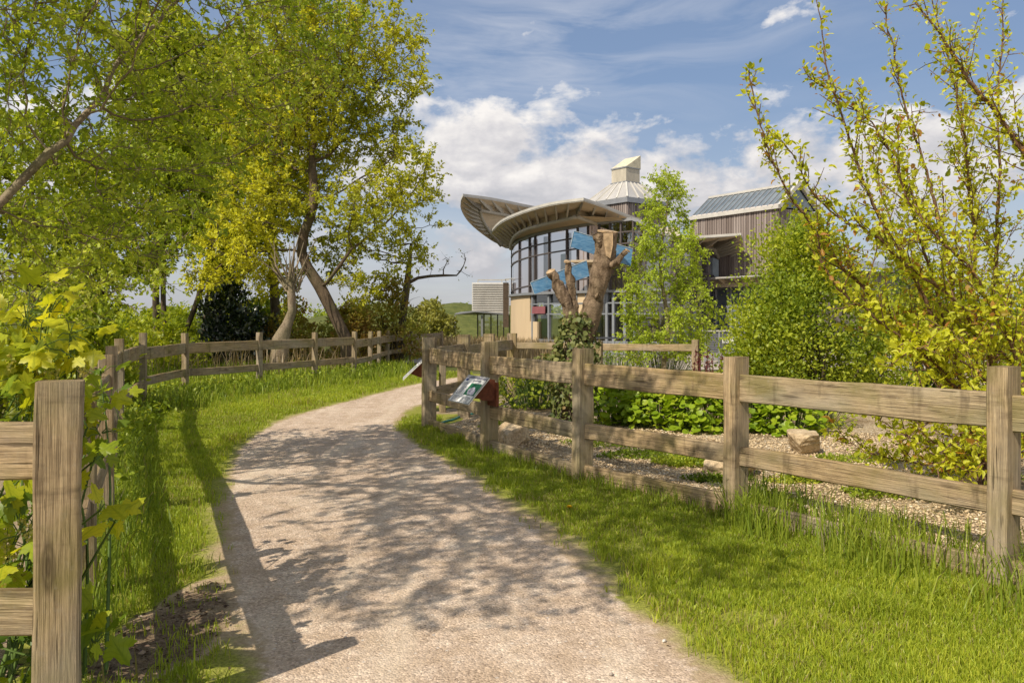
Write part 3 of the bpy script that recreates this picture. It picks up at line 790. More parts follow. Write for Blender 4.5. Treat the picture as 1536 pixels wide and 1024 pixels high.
for k in range(16):
    f0, f1 = k / 16 + .004, (k + 1) / 16 - .004
    a0, a1 = e0 + (e1 - e0) * f0, e0 + (e1 - e0) * f1; b0, b1 = ap + (apL - ap) * f0, ap + (apL - ap) * f1
    lo_ = .12
    mb.poly([a0 + (b0 - a0) * lo_, a1 + (b1 - a1) * lo_, b1, b0])
mb.poly([e2, ap, apL, e3])
rg = bpart(mb, 'roof_glazing', 'roofglass')
mb = MB()
for k in range(17):
    f = k / 16; a = e0 + (e1 - e0) * f; b = ap + (apL - ap) * f; mb.bar(a + UP*.02, b + UP*.02, .05, .05)
bpart(mb, 'glazing_bars', 'grey_metal', rg)
mb = MB(); mb.bar(ap + UP*.04 - d_*.1, apL + UP*.04, .14, .10); mb.bar(e0 - n_*.06 - d_*.12 + UP*.0, e1 - n_*.06, .16, .16)
mb.bar(e0 - d_*.1 - n_*.05 + UP*.02, ap - d_*.1 + UP*.06, .14, .17); mb.bar(ap - d_*.1 + UP*.06, e2 - d_*.1, .14, .17)
bpart(mb, 'roof_trim', 'white_metal')
mb = MB(); mb.slab([e0 + n_*.02 + UP*.06, e0 + (ap-e0)*.12 + UP*.035, e1 + (apL-e1)*.12 + UP*.035, e1 + UP*.06], (0, 0, -.03)); bpart(mb, 'gutter_board', 'interior')
mb = MB(); mb.poly([e0 - d_*.03 + n_*.25 + UP*.0, e2 - d_*.03 - n_*.25, ap - d_*.03 - UP*.2]); bpart(mb, 'gable_window', 'roofglass')
# low wing going off to the right behind the shrubs
mb = MB(); q = R_ + n_ * 2.6
mb.slab([q, q + n_ * 9, q + n_ * 9 + d_ * 4, q + d_ * 4], UP * 3.6); bpart(mb, 'side_wing', 'cladding')
mb = MB(); mb.slab([q - d_*.4 + UP*3.62, q + n_*9.4 - d_*.4 + UP*3.62, q + n_*9.4 + d_*2 + UP*4.2, q + d_*2 + UP*4.2], UP * .1); bpart(mb, 'side_roof', 'grey_metal')
# front wall between drum and hall with glazing, doors, porch roofs
fp0 = drum(T1, 0); fp1 = R_ + d_ * 3.3 - n_ * .05
u_ = (fp1 - fp0) / np.linalg.norm(fp1 - fp0); fl = np.linalg.norm(fp1 - fp0)
no_ = np.array([u_[1], -u_[0], 0])
mb = MB(); mb.poly([fp0, fp1 + no_*0, fp1 + UP*4.2, fp0 + UP*4.2]); bpart(mb, 'entrance_glazing', 'glass')
mb = MB(); mb.poly([fp0 - no_*2.4, fp1 - no_*2.4, fp1 - no_*2.4 + UP*5, fp0 - no_*2.4 + UP*5]); bpart(mb, 'lobby_wall', 'interior')
mb = MB()
for k in range(6): 
    p = fp0 + u_ * fl * k / 5 + no_*.03; mb.bar(p, p + UP*4.2, .08, .12)
for z in (.05, 1.05, 2.3, 3.3, 4.15): mb.bar(fp0 + no_*.02 + UP*z, fp1 + no_*.02 + UP*z, .1, .07)
bpart(mb, 'entrance_frame', 'dark_frame')
# glass doors under the lower porch, on the hall front
h0, h1 = R_ + d_ * 3.9 - n_*.09, R_ - n_ * .09 + d_*.1
mb = MB(); mb.poly([h0 + UP*.02, h1 + UP*.02, h1 + UP*2.8, h0 + UP*2.8]); dg = bpart(mb, 'door_glazing', 'roofglass')
mb = MB(); hl = np.linalg.norm(h1 - h0); hu = (h1 - h0) / hl
for f in (0, .18, .36, .40, .56, .60, .78, .98): mb.bar(h0 + hu*hl*f - n_*.05, h0 + hu*hl*f + UP*2.8 - n_*.05, .085, .1)
for z in (.06, 1.95, 2.75): mb.bar(h0 - n_*.04 + UP*z, h1 - n_*.04 + UP*z, .1, .09)
bpart(mb, 'door_frame', 'blue_frame', dg)
mb = MB()
a, b = h0 - n_*.0 - hu*.6, h1 + hu*.25
mb.slab([a + UP*3.02, b + UP*3.02, b - n_*1.1 + UP*3.12, a - n_*1.1 + UP*3.12], UP*.07)
pr = bpart(mb, 'porch_roof', 'zinc')
mb = MB(); mb.bar(a - n_*.7 + UP*2.84, b - n_*.7 + UP*2.84, .12, .16)
for k in range(7): 
    p = a + (b - a) * k / 6; mb.slab([p + UP*2.8, p - n_*.8 + UP*2.9, p - n_*1.1 + UP*3.11, p + UP*3.0], hu*.07)
bpart(mb, 'porch_beams', 'soffit', pr)
# upper awning with ribbed fan underside
legE = (A_([(940, 363, 31.0), (990, 361, 32.2), (1050, 358, 33.2), (1111, 354, 33.3)]), A_([(948, 384, 32.0), (990, 381, 33.2), (1030, 376, 34.4), (1071, 373, 35.1)]))
legG = (A_([(1111, 354, 33.3), (1114, 362, 33.7), (1114.5, 371, 34.1), (1114, 379, 34.4)]), A_([(1071, 373, 35.1), (1074, 379, 35.4), (1077, 385, 35.6), (1079, 391, 35.8)]))
wing('awning_roof', [legE, legG], .30, np.array([.2, 1.2, 0]), rib_n=(9, 6))
legH = (A_([(855, 400, 30.0), (880, 396, 29.9), (910, 396, 30.0)]), A_([(872, 404, 30.4), (885, 403, 30.4), (905, 403, 30.4)]))
mb = MB(); mb.slab([at(856, 393, 29.8), at(945, 393, 29.8), at(945, 396, 31), at(885, 403, 31.2)], (0, 0, .08)); mb.slab([at(884, 401, 30.4), at(900, 401, 30.4), at(900, 409, 30.4), at(884, 409, 30.4)], (0, .3, 0)); bpart(mb, 'side_canopy', 'soffit')
# dark sheet standing in for the shade of the recess under the awning
mb = MB(); mb.slab([at(1040, 372, 35.2), at(1078, 390, 35.2), at(1078, 415, 35.2), at(1040, 415, 35.2)], (0, .06, 0)); bpart(mb, 'recess_shade', 'roofglass')

# ---- louvred tower and chimney
cc = np.array([at(938, 300, 41)[0] + .2, 42.3, 0]); hd = 2.0
def sq(h, z, rot=math.radians(84)): return [cc + np.array([h*math.cos(rot + math.pi/2*k + math.pi), h*math.sin(rot + math.pi/2*k + math.pi), z]) for k in range(4)]
zb = EYE + (HY - 305) / F * 41; zt = EYE + (HY - 277) / F * 42.3
mb = MB(); Q = sq(hd, 0)
for k in range(4): clad(mb, Q[k], Q[(k+1) % 4], 3.5, zb - .05, .14)
bpart(mb, 'tower_cladding', 'cladding')
mb = MB(); mb.slab([q*1.0 for q in sq(hd - .08, 2.0)], UP * (zb - 2.1)); bpart(mb, 'tower_wall', 'dark_frame')
mb = MB(); A0, A1 = sq(hd + .18, zb - .04), sq(hd + .18, zb + .22)
mb.slab(A0, UP * .26); bpart(mb, 'tower_fascia', 'grey_metal')
mb = MB(); B0, B1 = sq(hd + .16, zb + .225), sq(.82, zt)
for k in range(4): mb.poly([B0[k], B0[(k+1) % 4], B1[(k+1) % 4], B1[k]])
pr_ = bpart(mb, 'pyramid_roof', 'zinc')
mb = MB()
for k in range(4):
    mb.bar(B0[k] + UP*.01, B1[k] + UP*.01, .09, .05)
    for f in (.28, .52, .76):
        a = B0[k] + (B0[(k+1) % 4] - B0[k]) * f; b = B1[k] + (B1[(k+1) % 4] - B1[k]) * f; mb.bar(a + UP*.02, b + UP*.02, .07, .06)
bpart(mb, 'roof_seams', 'white_metal', pr_)
mb = MB(); zc = EYE + (HY - 251) / F * 41.8; ztip = EYE + (HY - 234) / F * 42.3
C0, C1 = sq(.74, zt - .02), sq(.74, zc)
mb.slab(C0, UP * (zc - zt))
hood = [C1[0], C1[1], C1[2] + UP * (ztip - zc), C1[3] + UP*(ztip - zc)]
M['chimney'] = mat_plain('stained_chimney_render', (.52, .475, .39), .8, .2, .2, 3, streak=True)
ch = bpart(mb, 'chimney', 'chimney')
mb = MB()
HB = [q + (q - (cc + UP*q[2])) * .07 for q in C1]
tipA, tipB = HB[2] + UP * (ztip - zc) , HB[1] + UP*(ztip - zc)
mb.poly([HB[0], HB[3], tipA, tipB][::1]); mb.poly([HB[0], tipB, HB[1]]); mb.poly([HB[3], HB[2], tipA]); mb.poly([HB[1], tipB, tipA, HB[2]]); mb.poly([HB[0], HB[1], HB[2], HB[3]])
M['lichen'] = mat_plain('lichened_render', (.62, .57, .43), .8, .2, .2, 5)
bpart(mb, 'chimney_hood', 'lichen', ch)
mb = MB(); mb.slab(sq(.80, zt - .02), UP*.10); mb.slab(sq(.79, zc - .05), UP*.07); bpart(mb, 'chimney_collar', 'grey_metal', ch)

# ---- louvred glass annex at the left
ax0, ax1, ay = at(708, 470, 42)[0], at(764, 470, 42)[0], 42.0
mb = MB()
zl0, zl1 = EYE + (HY - 469) / F * ay, EYE + (HY - 424) / F * ay
for k in range(17):
    z = zl0 + (zl1 - zl0) * (k + .5) / 17; mb.slab([(ax0, ay-.06, z-.035), (ax1, ay-.06, z-.035), (ax1, ay+.03, z+.03), (ax0, ay+.03, z+.03)], (0, 0, .018))
lv = bpart(mb, 'louvre_screen', 'white_metal')
mb = MB(); mb.box((ax0+.05, ay+.1, zl0), (ax1, ay+3, zl1)); bpart(mb, 'annex_plant_room', 'grey_metal')
mb = MB(); mb.bar((ax0-.05, ay-.05, zl0-.05), (ax1, ay-.05, zl0-.05), .2, .1); mb.bar((ax0+.3, ay+.3, zl1+.16), (ax1, ay+.3, zl1+.16), .06, .06)
for x in (ax0+.3, ax1-.4): mb.bar((x, ay+.3, zl1), (x, ay+.3, zl1+.16), .05, .05)
bpart(mb, 'annex_trim', 'white_metal')
mb = MB(); mb.poly([(ax0+.3, ay, 0), (ax1, ay, 0), (ax1, ay, zl0-.1), (ax0+.3, ay, zl0-.1)]); mb.poly([(ax0+.3, ay, 0), (ax0+.3, ay+3, 0), (ax0+.3, ay+3, zl0-.1), (ax0+.3, ay, zl0-.1)])
ag = bpart(mb, 'annex_glazing', 'glass_clear')
mb = MB()
for f in (0, .2, .42, .63, .82, 1): mb.bar((ax0+.3+(ax1-ax0-.3)*f, ay-.03, 0), (ax0+.3+(ax1-ax0-.3)*f, ay-.03, zl0-.1), .06, .06)
bpart(mb, 'annex_frame', 'dark_frame', ag)
mb = MB(); mb.slab([at(682, 472, 41), at(712, 468, 41), (ax1, 41.2, zl0-.12), (ax1, 43, zl0-.12), at(690, 470, 43)], UP*.07); mb.bar(at(682.5, 473, 41.3), at(682.5, 473, 41.3)*np.array([1, 1, 0]), .08, .08); mb.bar(at(723, 473, 41.3), at(723, 473, 41.3)*np.array([1, 1, 0]), .10, .10); bpart(mb, 'annex_canopy', 'grey_metal')

# ------------------------------------------------------------------ forecourt and far ground
M['paving'] = mat_plain('pale_paving', (.40, .35, .29), .9, .15, .12, 3)
sheet('paving', [(.6, 22.5), (16, 21.5), (16, 34), (-6, 34), (-4, 26)], .008, M['paving'])
# ------------------------------------------------------------------ vegetation tools
def unit(v): return v / (np.linalg.norm(v, axis=-1, keepdims=True) + 1e-9)
def pnoise(P, f):
    return (np.sin(P[:, 0]*f*1.0 + 1.7) * np.sin(P[:, 1]*f*1.3 + .4) + np.sin(P[:, 2]*f*1.6 + P[:, 0]*f*.7 + 2.2) + .6*np.sin(P[:, 1]*f*2.9 + P[:, 2]*f*2.3)) / 2.6

def grow(attr, pts, par, D, kill, maxit=260, wig=.18, up=0.0, rng=RNG):
    """space colonisation: returns points, parents"""
    P = [np.array(p, float) for p in pts]; par = list(par)
    A = np.array(attr, float); alive = np.ones(len(A), bool)
    nd = np.full(len(A), 1e9); ni = np.zeros(len(A), int)
    def upd(new):
        Q = np.array([P[i] for i in new])
        ix = np.nonzero(alive)[0]
        if len(ix) == 0: return
        d = np.linalg.norm(A[ix][:, None, :] - Q[None], axis=2)
        j = d.argmin(1); dm = d[np.arange(len(ix)), j]
        b = dm < nd[ix]
        nd[ix[b]] = dm[b]; ni[ix[b]] = np.array(new)[j[b]]
    upd(list(range(len(P))))
    last = {}
    for it in range(maxit):
        alive &= nd > kill
        ix = np.nonzero(alive)[0]
        if len(ix) == 0: break
        PP = np.array(P)
        dirs = unit(A[ix] - PP[ni[ix]])
        nodes = np.unique(ni[ix]); acc = np.zeros((len(P), 3)); np.add.at(acc, ni[ix], dirs)
        new = []
        for n in nodes:
            d = acc[n]; l = np.linalg.norm(d)
            if l < 1e-6: continue
            d = d / l + rng.normal(0, wig, 3) + np.array([0, 0, up]); d /= np.linalg.norm(d)
            k = last.get(n, [])
            if len(k) >= 3 or any(float(d @ q) > .93 for q in k):
                # stuck: drop the attractors that keep asking for it
                bad = ix[ni[ix] == n]
                if len(k) >= 3: alive[bad] = False
                else: alive[bad[rng.random(len(bad)) < .3]] = False
                continue
            last.setdefault(n, []).append(d)
            P.append(P[n] + d * D); par.append(int(n)); new.append(len(P) - 1)
        if not new: break
        upd(new)
        if len(P) > 9000: break
    return np.array(P), np.array(par)

def skeleton(P, par, r_tip, r_root, e=2.3):
    n = len(P); kids = [[] for _ in range(n)]
    for i, p in enumerate(par):
        if p >= 0: kids[p].append(i)
    R = np.zeros(n)
    for i in range(n-1, -1, -1):          # parents always come before children
        R[i] = 1.0 if not kids[i] else sum(R[k]**e for k in kids[i])**(1/e)
    R = r_tip + ((R - 1) / max(R[0] - 1, 1e-6))**1.35 * (r_root - r_tip)
    polys = []; st = [0]
    while st:
        s = st.pop(); line = [s]; c = s
        while kids[c]:
            ks = sorted(kids[c], key=lambda k: -R[k]); line.append(ks[0])
            for k in ks[1:]: st.append(k); polys.append(None); polys[-1] = ('side', c, k)
            c = ks[0]
        polys.append(line)
    lines = {l[0]: l for l in polys if not isinstance(l, tuple)}
    out = []
    for l in polys:
        if isinstance(l, tuple): continue
        p = par[l[0]]
        if p >= 0:
            pts = np.vstack([P[p], P[l]]); r = np.r_[min(R[l[0]] * 1.15, R[p]), R[l]]
        else: pts, r = P[l], R[l]
        if len(pts) >= 2: out.append((pts, r))
    return R, kids, out

# leaf templates: (verts in leaf space: x across, y along, z up), faces
LEAF4 = (np.array([(0, 0, 0), (.30, .42, .07), (0, 1, -.06), (-.30, .42, .07)]), [np.array([(0, 1, 2), (0, 2, 3)])])
LEAF6 = (np.array([(0, 0, 0), (.24, .22, .06), (.30, .52, .07), (.14, .82, .0), (0, 1, -.10), (-.14, .82, .0), (-.30, .52, .07), (-.24, .22, .06), (0, .5, 0)]),
         [np.array([(0, 1, 8), (1, 2, 8), (2, 3, 8), (3, 4, 8), (4, 5, 8), (5, 6, 8), (6, 7, 8), (7, 0, 8)])])
def lobed():
    # five-lobed palmate leaf with a toothed outline
    lob = [(-2.25, .48), (-1.12, .78), (0, 1.0), (1.12, .78), (2.25, .48)]
    pts = [(0, 0, 0)]
    cen = np.array([0, .32])
    out = []
    for i, (a, r) in enumerate(lob):
        for da, rr in ((-.42, .60), (-.27, .80), (-.16, .80), (0, 1.0), (.16, .80), (.27, .80), (.42, .60)):
            out.append((a + da, r * rr * .68))
        if i < 4: out.append(((a + lob[i+1][0]) / 2, .34))
    V = [(0, .0, 0), (0, .32, .03)]
    for a, r in out:
        V.append((cen[0] + r*math.sin(a), cen[1] + r*math.cos(a), -.16*r*r + .05*math.cos(a*4.5)*r))
    n = len(out)
    Fs = [(1, 2 + i, 3 + i) for i in range(n-1)] + [(1, 1 + n, 0), (1, 0, 2)]
    return (np.array(V), [np.array(Fs)])
LOBED = lobed()
def heart():
    out = []
    for k in range(14):
        t = 2*math.pi*k/14
        out.append((.46*math.sin(t)**1 * (1 + .12*math.cos(t)), .42 - .5*math.cos(t) - .1*abs(math.cos(t)) + .12*(math.cos(t) > .9)))
    V = [(0, .40, -.06)] + [(x, y, .06*abs(x)*2 - .05*y) for x, y in out]
    return (np.array(V), [np.array([(0, 1+i, 1+(i+1) % 14) for i in range(14)])])
HEART = heart()

def leaf_mesh(name, tpl, P, D, U, S, tint, W=None, Zs=None, uv=False):
    """instance the template at P, tip direction D, surface normal about U, size S"""
    P = np.asarray(P, float); N = len(P)
    D = unit(np.asarray(D, float)); X = unit(np.cross(D, U)); Zn = np.cross(X, D)
    T, Fs = tpl; nv = len(T)
    W = np.ones(N) if W is None else W
    V = P[:, None, :] + S[:, None, None] * ((W[:, None] * T[None, :, 0])[:, :, None] * X[:, None, :] + T[None, :, 1, None] * D[:, None, :] + (T[None, :, 2] * (np.ones(N) if Zs is None else Zs)[:, None])[:, :, None] * Zn[:, None, :])
    off = (np.arange(N) * nv)[:, None, None]
    faces = [(f[None] + off).reshape(-1, f.shape[1]) for f in Fs]
    at_ = {'tint': np.repeat(np.clip(tint, 0, 1), nv)}
    if uv: at_['lx'] = np.tile(T[:, 0], N); at_['ly'] = np.tile(T[:, 1], N)
    return np_mesh(name, V.reshape(-1, 3), faces, at_)

def leaves_on(P, par, R, kids, thr, per, spread, size, rng=RNG, svar=.3, droop=.25, up=.9, tips_only=False, twig_r=.003, wig_twig=True):
    """leaf positions clustered at the thin nodes; returns P, D, U, S and short twig polylines"""
    idx = np.nonzero((R < thr) & (par >= 0))[0]
    if tips_only: idx = np.array([i for i in idx if len(kids[i]) == 0])
    cnt = rng.poisson(per, len(idx)); src = np.repeat(idx, cnt)
    seg = P[src] - P[par[src]]; tt = rng.random((len(src), 1))
    base = P[par[src]] + seg * tt
    out = unit(rng.normal(0, 1, (len(src), 3)) + unit(seg) * .9 + np.array([0, 0, .25]))
    off = out * (rng.random((len(src), 1)) ** .6) * spread
    L = base + off
    D = unit(out + rng.normal(0, .55, out.shape) + np.array([0, 0, -droop]))
    U = unit(rng.normal(0, 1, out.shape) * (1 - up) * 1.6 + np.array([0, 0, up]) + rng.normal(0, .35, out.shape))
    S = size * (1 + svar * rng.normal(0, 1, len(src))).clip(.4, 1.8)
    return L, D, U, S, base

def twig_geo(a, b, c, r):
    """many bent three-sided twigs at once"""
    n = len(a); T = unit(c - a); ref = np.where(np.abs(T[:, 2:3]) < .9, [[0, 0, 1.0]], [[1.0, 0, 0]])
    u = unit(np.cross(T, ref)); w = np.cross(T, u); V = np.zeros((n, 9, 3))
    for i, (p, k) in enumerate(((a, 1.0), (b, .75), (c, .35))):
        for j in range(3):
            an = j * 2.0944; V[:, i*3 + j] = p + (r * k)[:, None] * (math.cos(an)*u + math.sin(an)*w)
    f = np.array([(i*3 + j, i*3 + (j+1) % 3, (i+1)*3 + (j+1) % 3, (i+1)*3 + j) for i in range(2) for j in range(3)])
    return V.reshape(-1, 3), (f[None] + (np.arange(n)*9)[:, None, None]).reshape(-1, 4)
def twigs_on(P, par, R, kids, thr, n_tw, length, n_leaf, size, rng, up=.6, droop=.2, svar=.3, rise=.25, r_tw=.0035, along=.7, clump=1.0):
    idx = np.nonzero((R < thr) & (par >= 0))[0]
    w = np.array([1.6 if not kids[i] else 1.0 for i in idx])
    src = np.repeat(idx, rng.poisson(n_tw * w)); n = len(src)
    seg = P[src] - P[par[src]]; a = P[par[src]] + seg * rng.random((n, 1))
    d = unit(unit(seg)*along + rng.normal(0, .62, (n, 3)) + [0, 0, rise])
    Ln = length * rng.uniform(.35, 1.25, (n, 1))
    b = a + d*Ln*.5 + rng.normal(0, .05, (n, 3))*Ln; c = a + d*Ln + np.array([0, 0, -.12*droop])*Ln
    # leaves along each twig, denser toward the tip
    k = rng.poisson(n_leaf, n); li = np.repeat(np.arange(n), k); m = len(li)
    f = 1 - rng.random((m, 1))**1.5 * .9
    base = np.where(f < .5, a[li] + (b[li]-a[li])*f*2, b[li] + (c[li]-b[li])*(f*2-1))
    out = unit(rng.normal(0, 1, (m, 3)) + d[li]*.5)
    L = base + out * size * .35 * rng.random((m, 1)) * clump
    D = unit(out + d[li]*.4 + rng.normal(0, .3, (m, 3)) + [0, 0, -droop])
    U = unit(rng.normal(0, .75*(1-up)+.25, (m, 3)) + [0, 0, up])
    S = size * (1 + svar*rng.normal(0, 1, m)).clip(.4, 1.8)
    tj = rng.normal(0, 1, n)[li]
    return (a, b, c, np.full(n, r_tw)), L, D, U, S, tj

def blob_pts(blobs, dens, rng=RNG):
    out = []
    for c, r in blobs:
        r = np.array(r if np.ndim(r) else (r, r, r), float)
        n = max(4, int(dens * np.prod(r) * 4.19))
        v = unit(rng.normal(0, 1, (n, 3))) * (rng.random((n, 1)) ** (1/2.4)) * r
        out.append(np.array(c) + v)
    return np.concatenate(out)

def make_tree(name, label, cat, base, trunk_pts, attr, D, kill, r_tip, r_root, bark, leafmat, tw, length, nl, size, thr, tpl=LEAF4, group=None, tintf=1.1, tint0=.5, up=.6, droop=.25, wig=.18, e=2.3, par0=None, seed=1, growup=0.0, wob=.12, tintfn=None, rise=.25, r_tw=.0035, along=.7, clump=1.0):
    rng = np.random.default_rng(seed)
    base = np.array(base, float)
    par0 = par0 or [-1] + list(range(len(trunk_pts) - 1))
    P, par = grow(attr, trunk_pts, par0, D, kill, wig=wig, up=growup, rng=rng)
    R, kids, polys = skeleton(P, par, r_tip, r_root, e)
    root = thing(name, label, cat, base, 0, group)
    inv = Matrix.Translation(tuple(-base))
    tg, L, Dd, U, S, tj = twigs_on(P, par, R, kids, thr, tw, length, nl, size, rng, up, droop, rise=rise, r_tw=r_tw, along=along, clump=clump)
    Vt, Ft = twig_geo(*tg)
    link('trunk', tubes_mesh('trunk', polys, wob=wob, extra=(Vt, Ft)), bark, root, inv)
    tint = tint0 + .20 * pnoise(L, tintf) + rng.normal(0, .12, len(L)) + .08 * tj
    if tintfn is not None: tint = tint + tintfn(L)
    link('crown', leaf_mesh('crown', tpl, L, Dd, U, S, tint, rng.uniform(.7, 1.3, len(L)), rng.uniform(-.5, 3.2, len(L))), leafmat, root, inv)
    if 0: print('reach', [int(((P[:,1] < a) & (P[:,1] > a-1)).sum()) for a in range(1, 10)], 'att', [int(((attr[:,1] < a) & (attr[:,1] > a-1)).sum()) for a in range(1, 10)])
    print('TREE', label[:30], 'nodes', len(P), 'thin', int((R < thr).sum()), 'leaves', len(L), 'R', np.percentile(R, [5, 50, 90, 99]).round(4))
    return root, len(L), P, R

def A(px, py, Y, r):          # blob of radius r metres whose centre appears at a photo pixel at depth Y
    return (at(px, py, Y), r)

# ------------------------------------------------------------------ trees on the left
# spreading tree whose trunk stands just out of frame at the left
blobs = [A(60, 80, 6.5, 1.15), A(210, 50, 7, 1.1), A(330, 50, 7.6, 1.0), A(440, 40, 8.6, .8), A(110, 230, 7, .9), A(250, 180, 7.5, .9), A(370, 160, 8.5, .75), A(470, 105, 9, .55),
         A(20, 180, 6.6, .9), A(40, 330, 6.8, .8), A(170, 330, 7.6, .75), A(290, 270, 8.3, .65), A(60, 430, 7.6, .75), A(160, 420, 8.4, .65), A(110, 330, 7.2, .8), A(230, 370, 8.2, .55), A(20, 30, 6.3, .9), A(520, 40, 9, .4),
         A(200, -150, 7, 1.2), A(0, -150, 6, 1.3), A(380, -110, 8.5, 1.0),
         ((-3.5, 3.0, 4.9), .9), ((-3.1, 4.3, 4.6), .8), ((-2.7, 5.4, 4.9), .7), ((-4.6, 4.2, 4.4), .6)]  # unseen crown parts added for the shade they cast on the path
att = blob_pts(blobs, 34)
_r = np.random.default_rng(8)
shade_clumps = [np.array([_r.uniform(-4.3, -1.5), _r.uniform(1.0, 5.8), _r.uniform(4.4, 5.1)]) for _ in range(185)]  # unseen leaf clumps added to the crown to dapple the path with shade
shade_clumps = [s for s in shade_clumps if not (s[0] < -4.0 and s[1] < 2.0)]
att = np.concatenate([att] + [s + _r.normal(0, 1, (20, 3)) * [.20, .20, .08] for s in shade_clumps])
tr = [(-5.15, 5.6, 0), (-5.1, 5.65, .55), (-4.95, 5.75, 1.1), (-4.7, 5.9, 1.6), (-4.35, 6.0, 1.95), (-3.95, 6.1, 2.3), (-3.6, 6.2, 2.75), (-4.7, 5.7, 2.2), (-4.5, 5.3, 2.8), (-4.3, 4.7, 3.3), (-5.0, 5.6, 2.3), (-4.75, 5.9, 3.0)]
n_leaf = {}
_, n_leaf['over'], _, _ = make_tree('spreading_tree', 'large spreading tree with arching pale branches overhanging from the left edge', 'tree', (-5.15, 5.6, 0), tr, att, .15, .18, .0045, .058,
    M['bark_pale'], M['leaf_over'], 2.05, .27, 11.5, .042, .012, LEAF6, tintf=1.3, up=.5, par0=[-1, 0, 1, 2, 3, 4, 5, 3, 7, 8, 7, 10], seed=3, e=2.5, wig=.12, clump=1.3)

# leaning sycamore
Ys = 22.0
tp = [at(522, 560, Ys), at(518, 505, Ys), at(500, 470, Ys), at(480, 430, Ys), at(461, 400, Ys), at(452, 378, Ys), at(456, 350, Ys), at(466, 325, Ys), at(471, 300, Ys), at(470, 270, Ys+.2),
      at(490, 425, Ys-.2), at(512, 395, Ys-.4), at(528, 372, Ys-.5)]
blobs = [A(575, 70, Ys, 1.2), A(600, 25, Ys, .7), A(610, 115, Ys, .8), A(480, 130, Ys, 1.9), A(560, 190, Ys+.5, 1.2), A(610, 255, Ys, .95), A(640, 290, Ys, .62), A(560, 310, Ys-.5, 1.3), A(605, 372, Ys, .85),
         A(450, 240, Ys+1.6, 1.6), A(395, 310, Ys, 1.4), A(345, 370, Ys-1, 1.1), A(310, 415, Ys-1, .75), A(510, 375, Ys+1.2, .9), A(470, 50, Ys, 1.7), A(400, 200, Ys+1, 1.5), A(545, 430, Ys+.6, .7), A(405, 420, Ys+.8, .8), A(655, 275, Ys, .35), A(380, 120, Ys+1.2, 1.5)]
att = blob_pts(blobs, 30)
tp = [np.array(p) for p in tp]
_, n_leaf['syc'], _, _ = make_tree('leaning_tree', 'tall leaning tree with twisted trunk and yellow green leaves, rising behind the verge fence', 'tree', tp[0] * [1, 1, 0], tp, att, .27, .32, .009, .165,
    M['bark_grey'], M['leaf_syc'], 2.5, .42, 17.0, .077, .035, LEAF6, tintf=1.0, up=.65, clump=2.2, droop=.35, par0=[-1, 0, 1, 2, 3, 4, 5, 6, 7, 8, 3, 10, 11], seed=4, wob=.10,
    tintfn=lambda L: .22 * np.exp(-((L[:, 0] + 7.2) / 1.6)**2) * (L[:, 2] < 5.5) - .06)

# thin trees behind the fence
def thin_tree(px, topy, Y, lean, blobs, label, mat='leaf_thin', bark='bark_dark', r=.10, seed=1, per=9, size=.10, dens=24, tint0=.45):
    b = at(px, 480, Y); b[2] = 0
    top = at(px + lean, topy, Y)
    tp = [b + (top - b) * f + np.array([.06*math.sin(f*5+seed), 0, 0]) * (f > 0) for f in np.linspace(0, 1, 9)]
    att = blob_pts([A(*q) for q in blobs], dens)
    return make_tree('thin_tree', label, 'tree', b, tp, att, .3, .36, .009, r, M[bark], M[mat], 3.2, .45, per*1.8, size*1.05, .03, LEAF4, group='thin trees behind the verge fence', seed=seed, tint0=tint0, clump=2.0)
thin_tree(232, 300, 25, 10, [(240, 240, 25, 1.5), (200, 330, 25, 1.2), (270, 330, 25.5, 1.1), (220, 160, 25.5, 1.5), (180, 250, 25, 1.2)], 'dark upright thin trunk, leftmost of the straight trunks behind the verge fence', r=.10, seed=21)
thin_tree(252, 310, 27, -12, [(260, 250, 27, 1.4), (300, 300, 27, 1.3), (280, 200, 27, 1.4), (230, 390, 27, .9)], 'thin pale trunk just right of the darkest straight trunk', bark='bark_grey', r=.09, seed=22)
thin_tree(263, 400, 23.5, 45, [(330, 350, 23.5, 1.0), (300, 300, 23.5, 1.0), (340, 420, 23.5, .6)], 'slender dark stems leaning right behind the second fence bay', r=.08, seed=23)
thin_tree(303, 330, 24.5, 18, [(330, 250, 25, 1.4), (370, 330, 25, 1.1), (350, 200, 25, 1.3)], 'thin dark curved trunk beside the evergreen bush', r=.10, seed=24)
thin_tree(372, 400, 24.0, -32, [(345, 390, 24, .8), (380, 370, 24, .7)], 'slim pale leaning stem in front of the evergreen bush', bark='bark_pale', r=.065, seed=25)
thin_tree(412, 250, 25.5, -4, [(400, 230, 25.5, 1.4), (430, 300, 25.5, 1.0), (385, 160, 26, 1.5), (440, 130, 26, 1.3)], 'straight mossy trunk between evergreen bush and pale stump', r=.15, seed=26)
thin_tree(60, 330, 17, -10, [(30, 330, 17, 1.2), (100, 380, 17, 1.1), (60, 240, 17, 1.2), (140, 430, 17, .8), (10, 430, 17, 1.0)], 'leafy tree at the far left behind the lime green currant bush', r=.12, seed=27, dens=22)
thin_tree(150, 330, 21, 5, [(130, 350, 21, 1.1), (180, 400, 21, 1.0), (150, 270, 21, 1.2), (110, 440, 21, .8), (200, 300, 21, 1.0)], 'leafy tree left of the straight trunks behind the fence', r=.12, seed=28, dens=20)
thin_tree(335, 260, 29, 0, [(320, 220, 29, 1.8), (360, 130, 29, 1.8), (290, 140, 29, 1.8), (250, 90, 29, 1.8)], 'tall thin tree farthest back above the evergreen bush', r=.14, seed=29, size=.13)

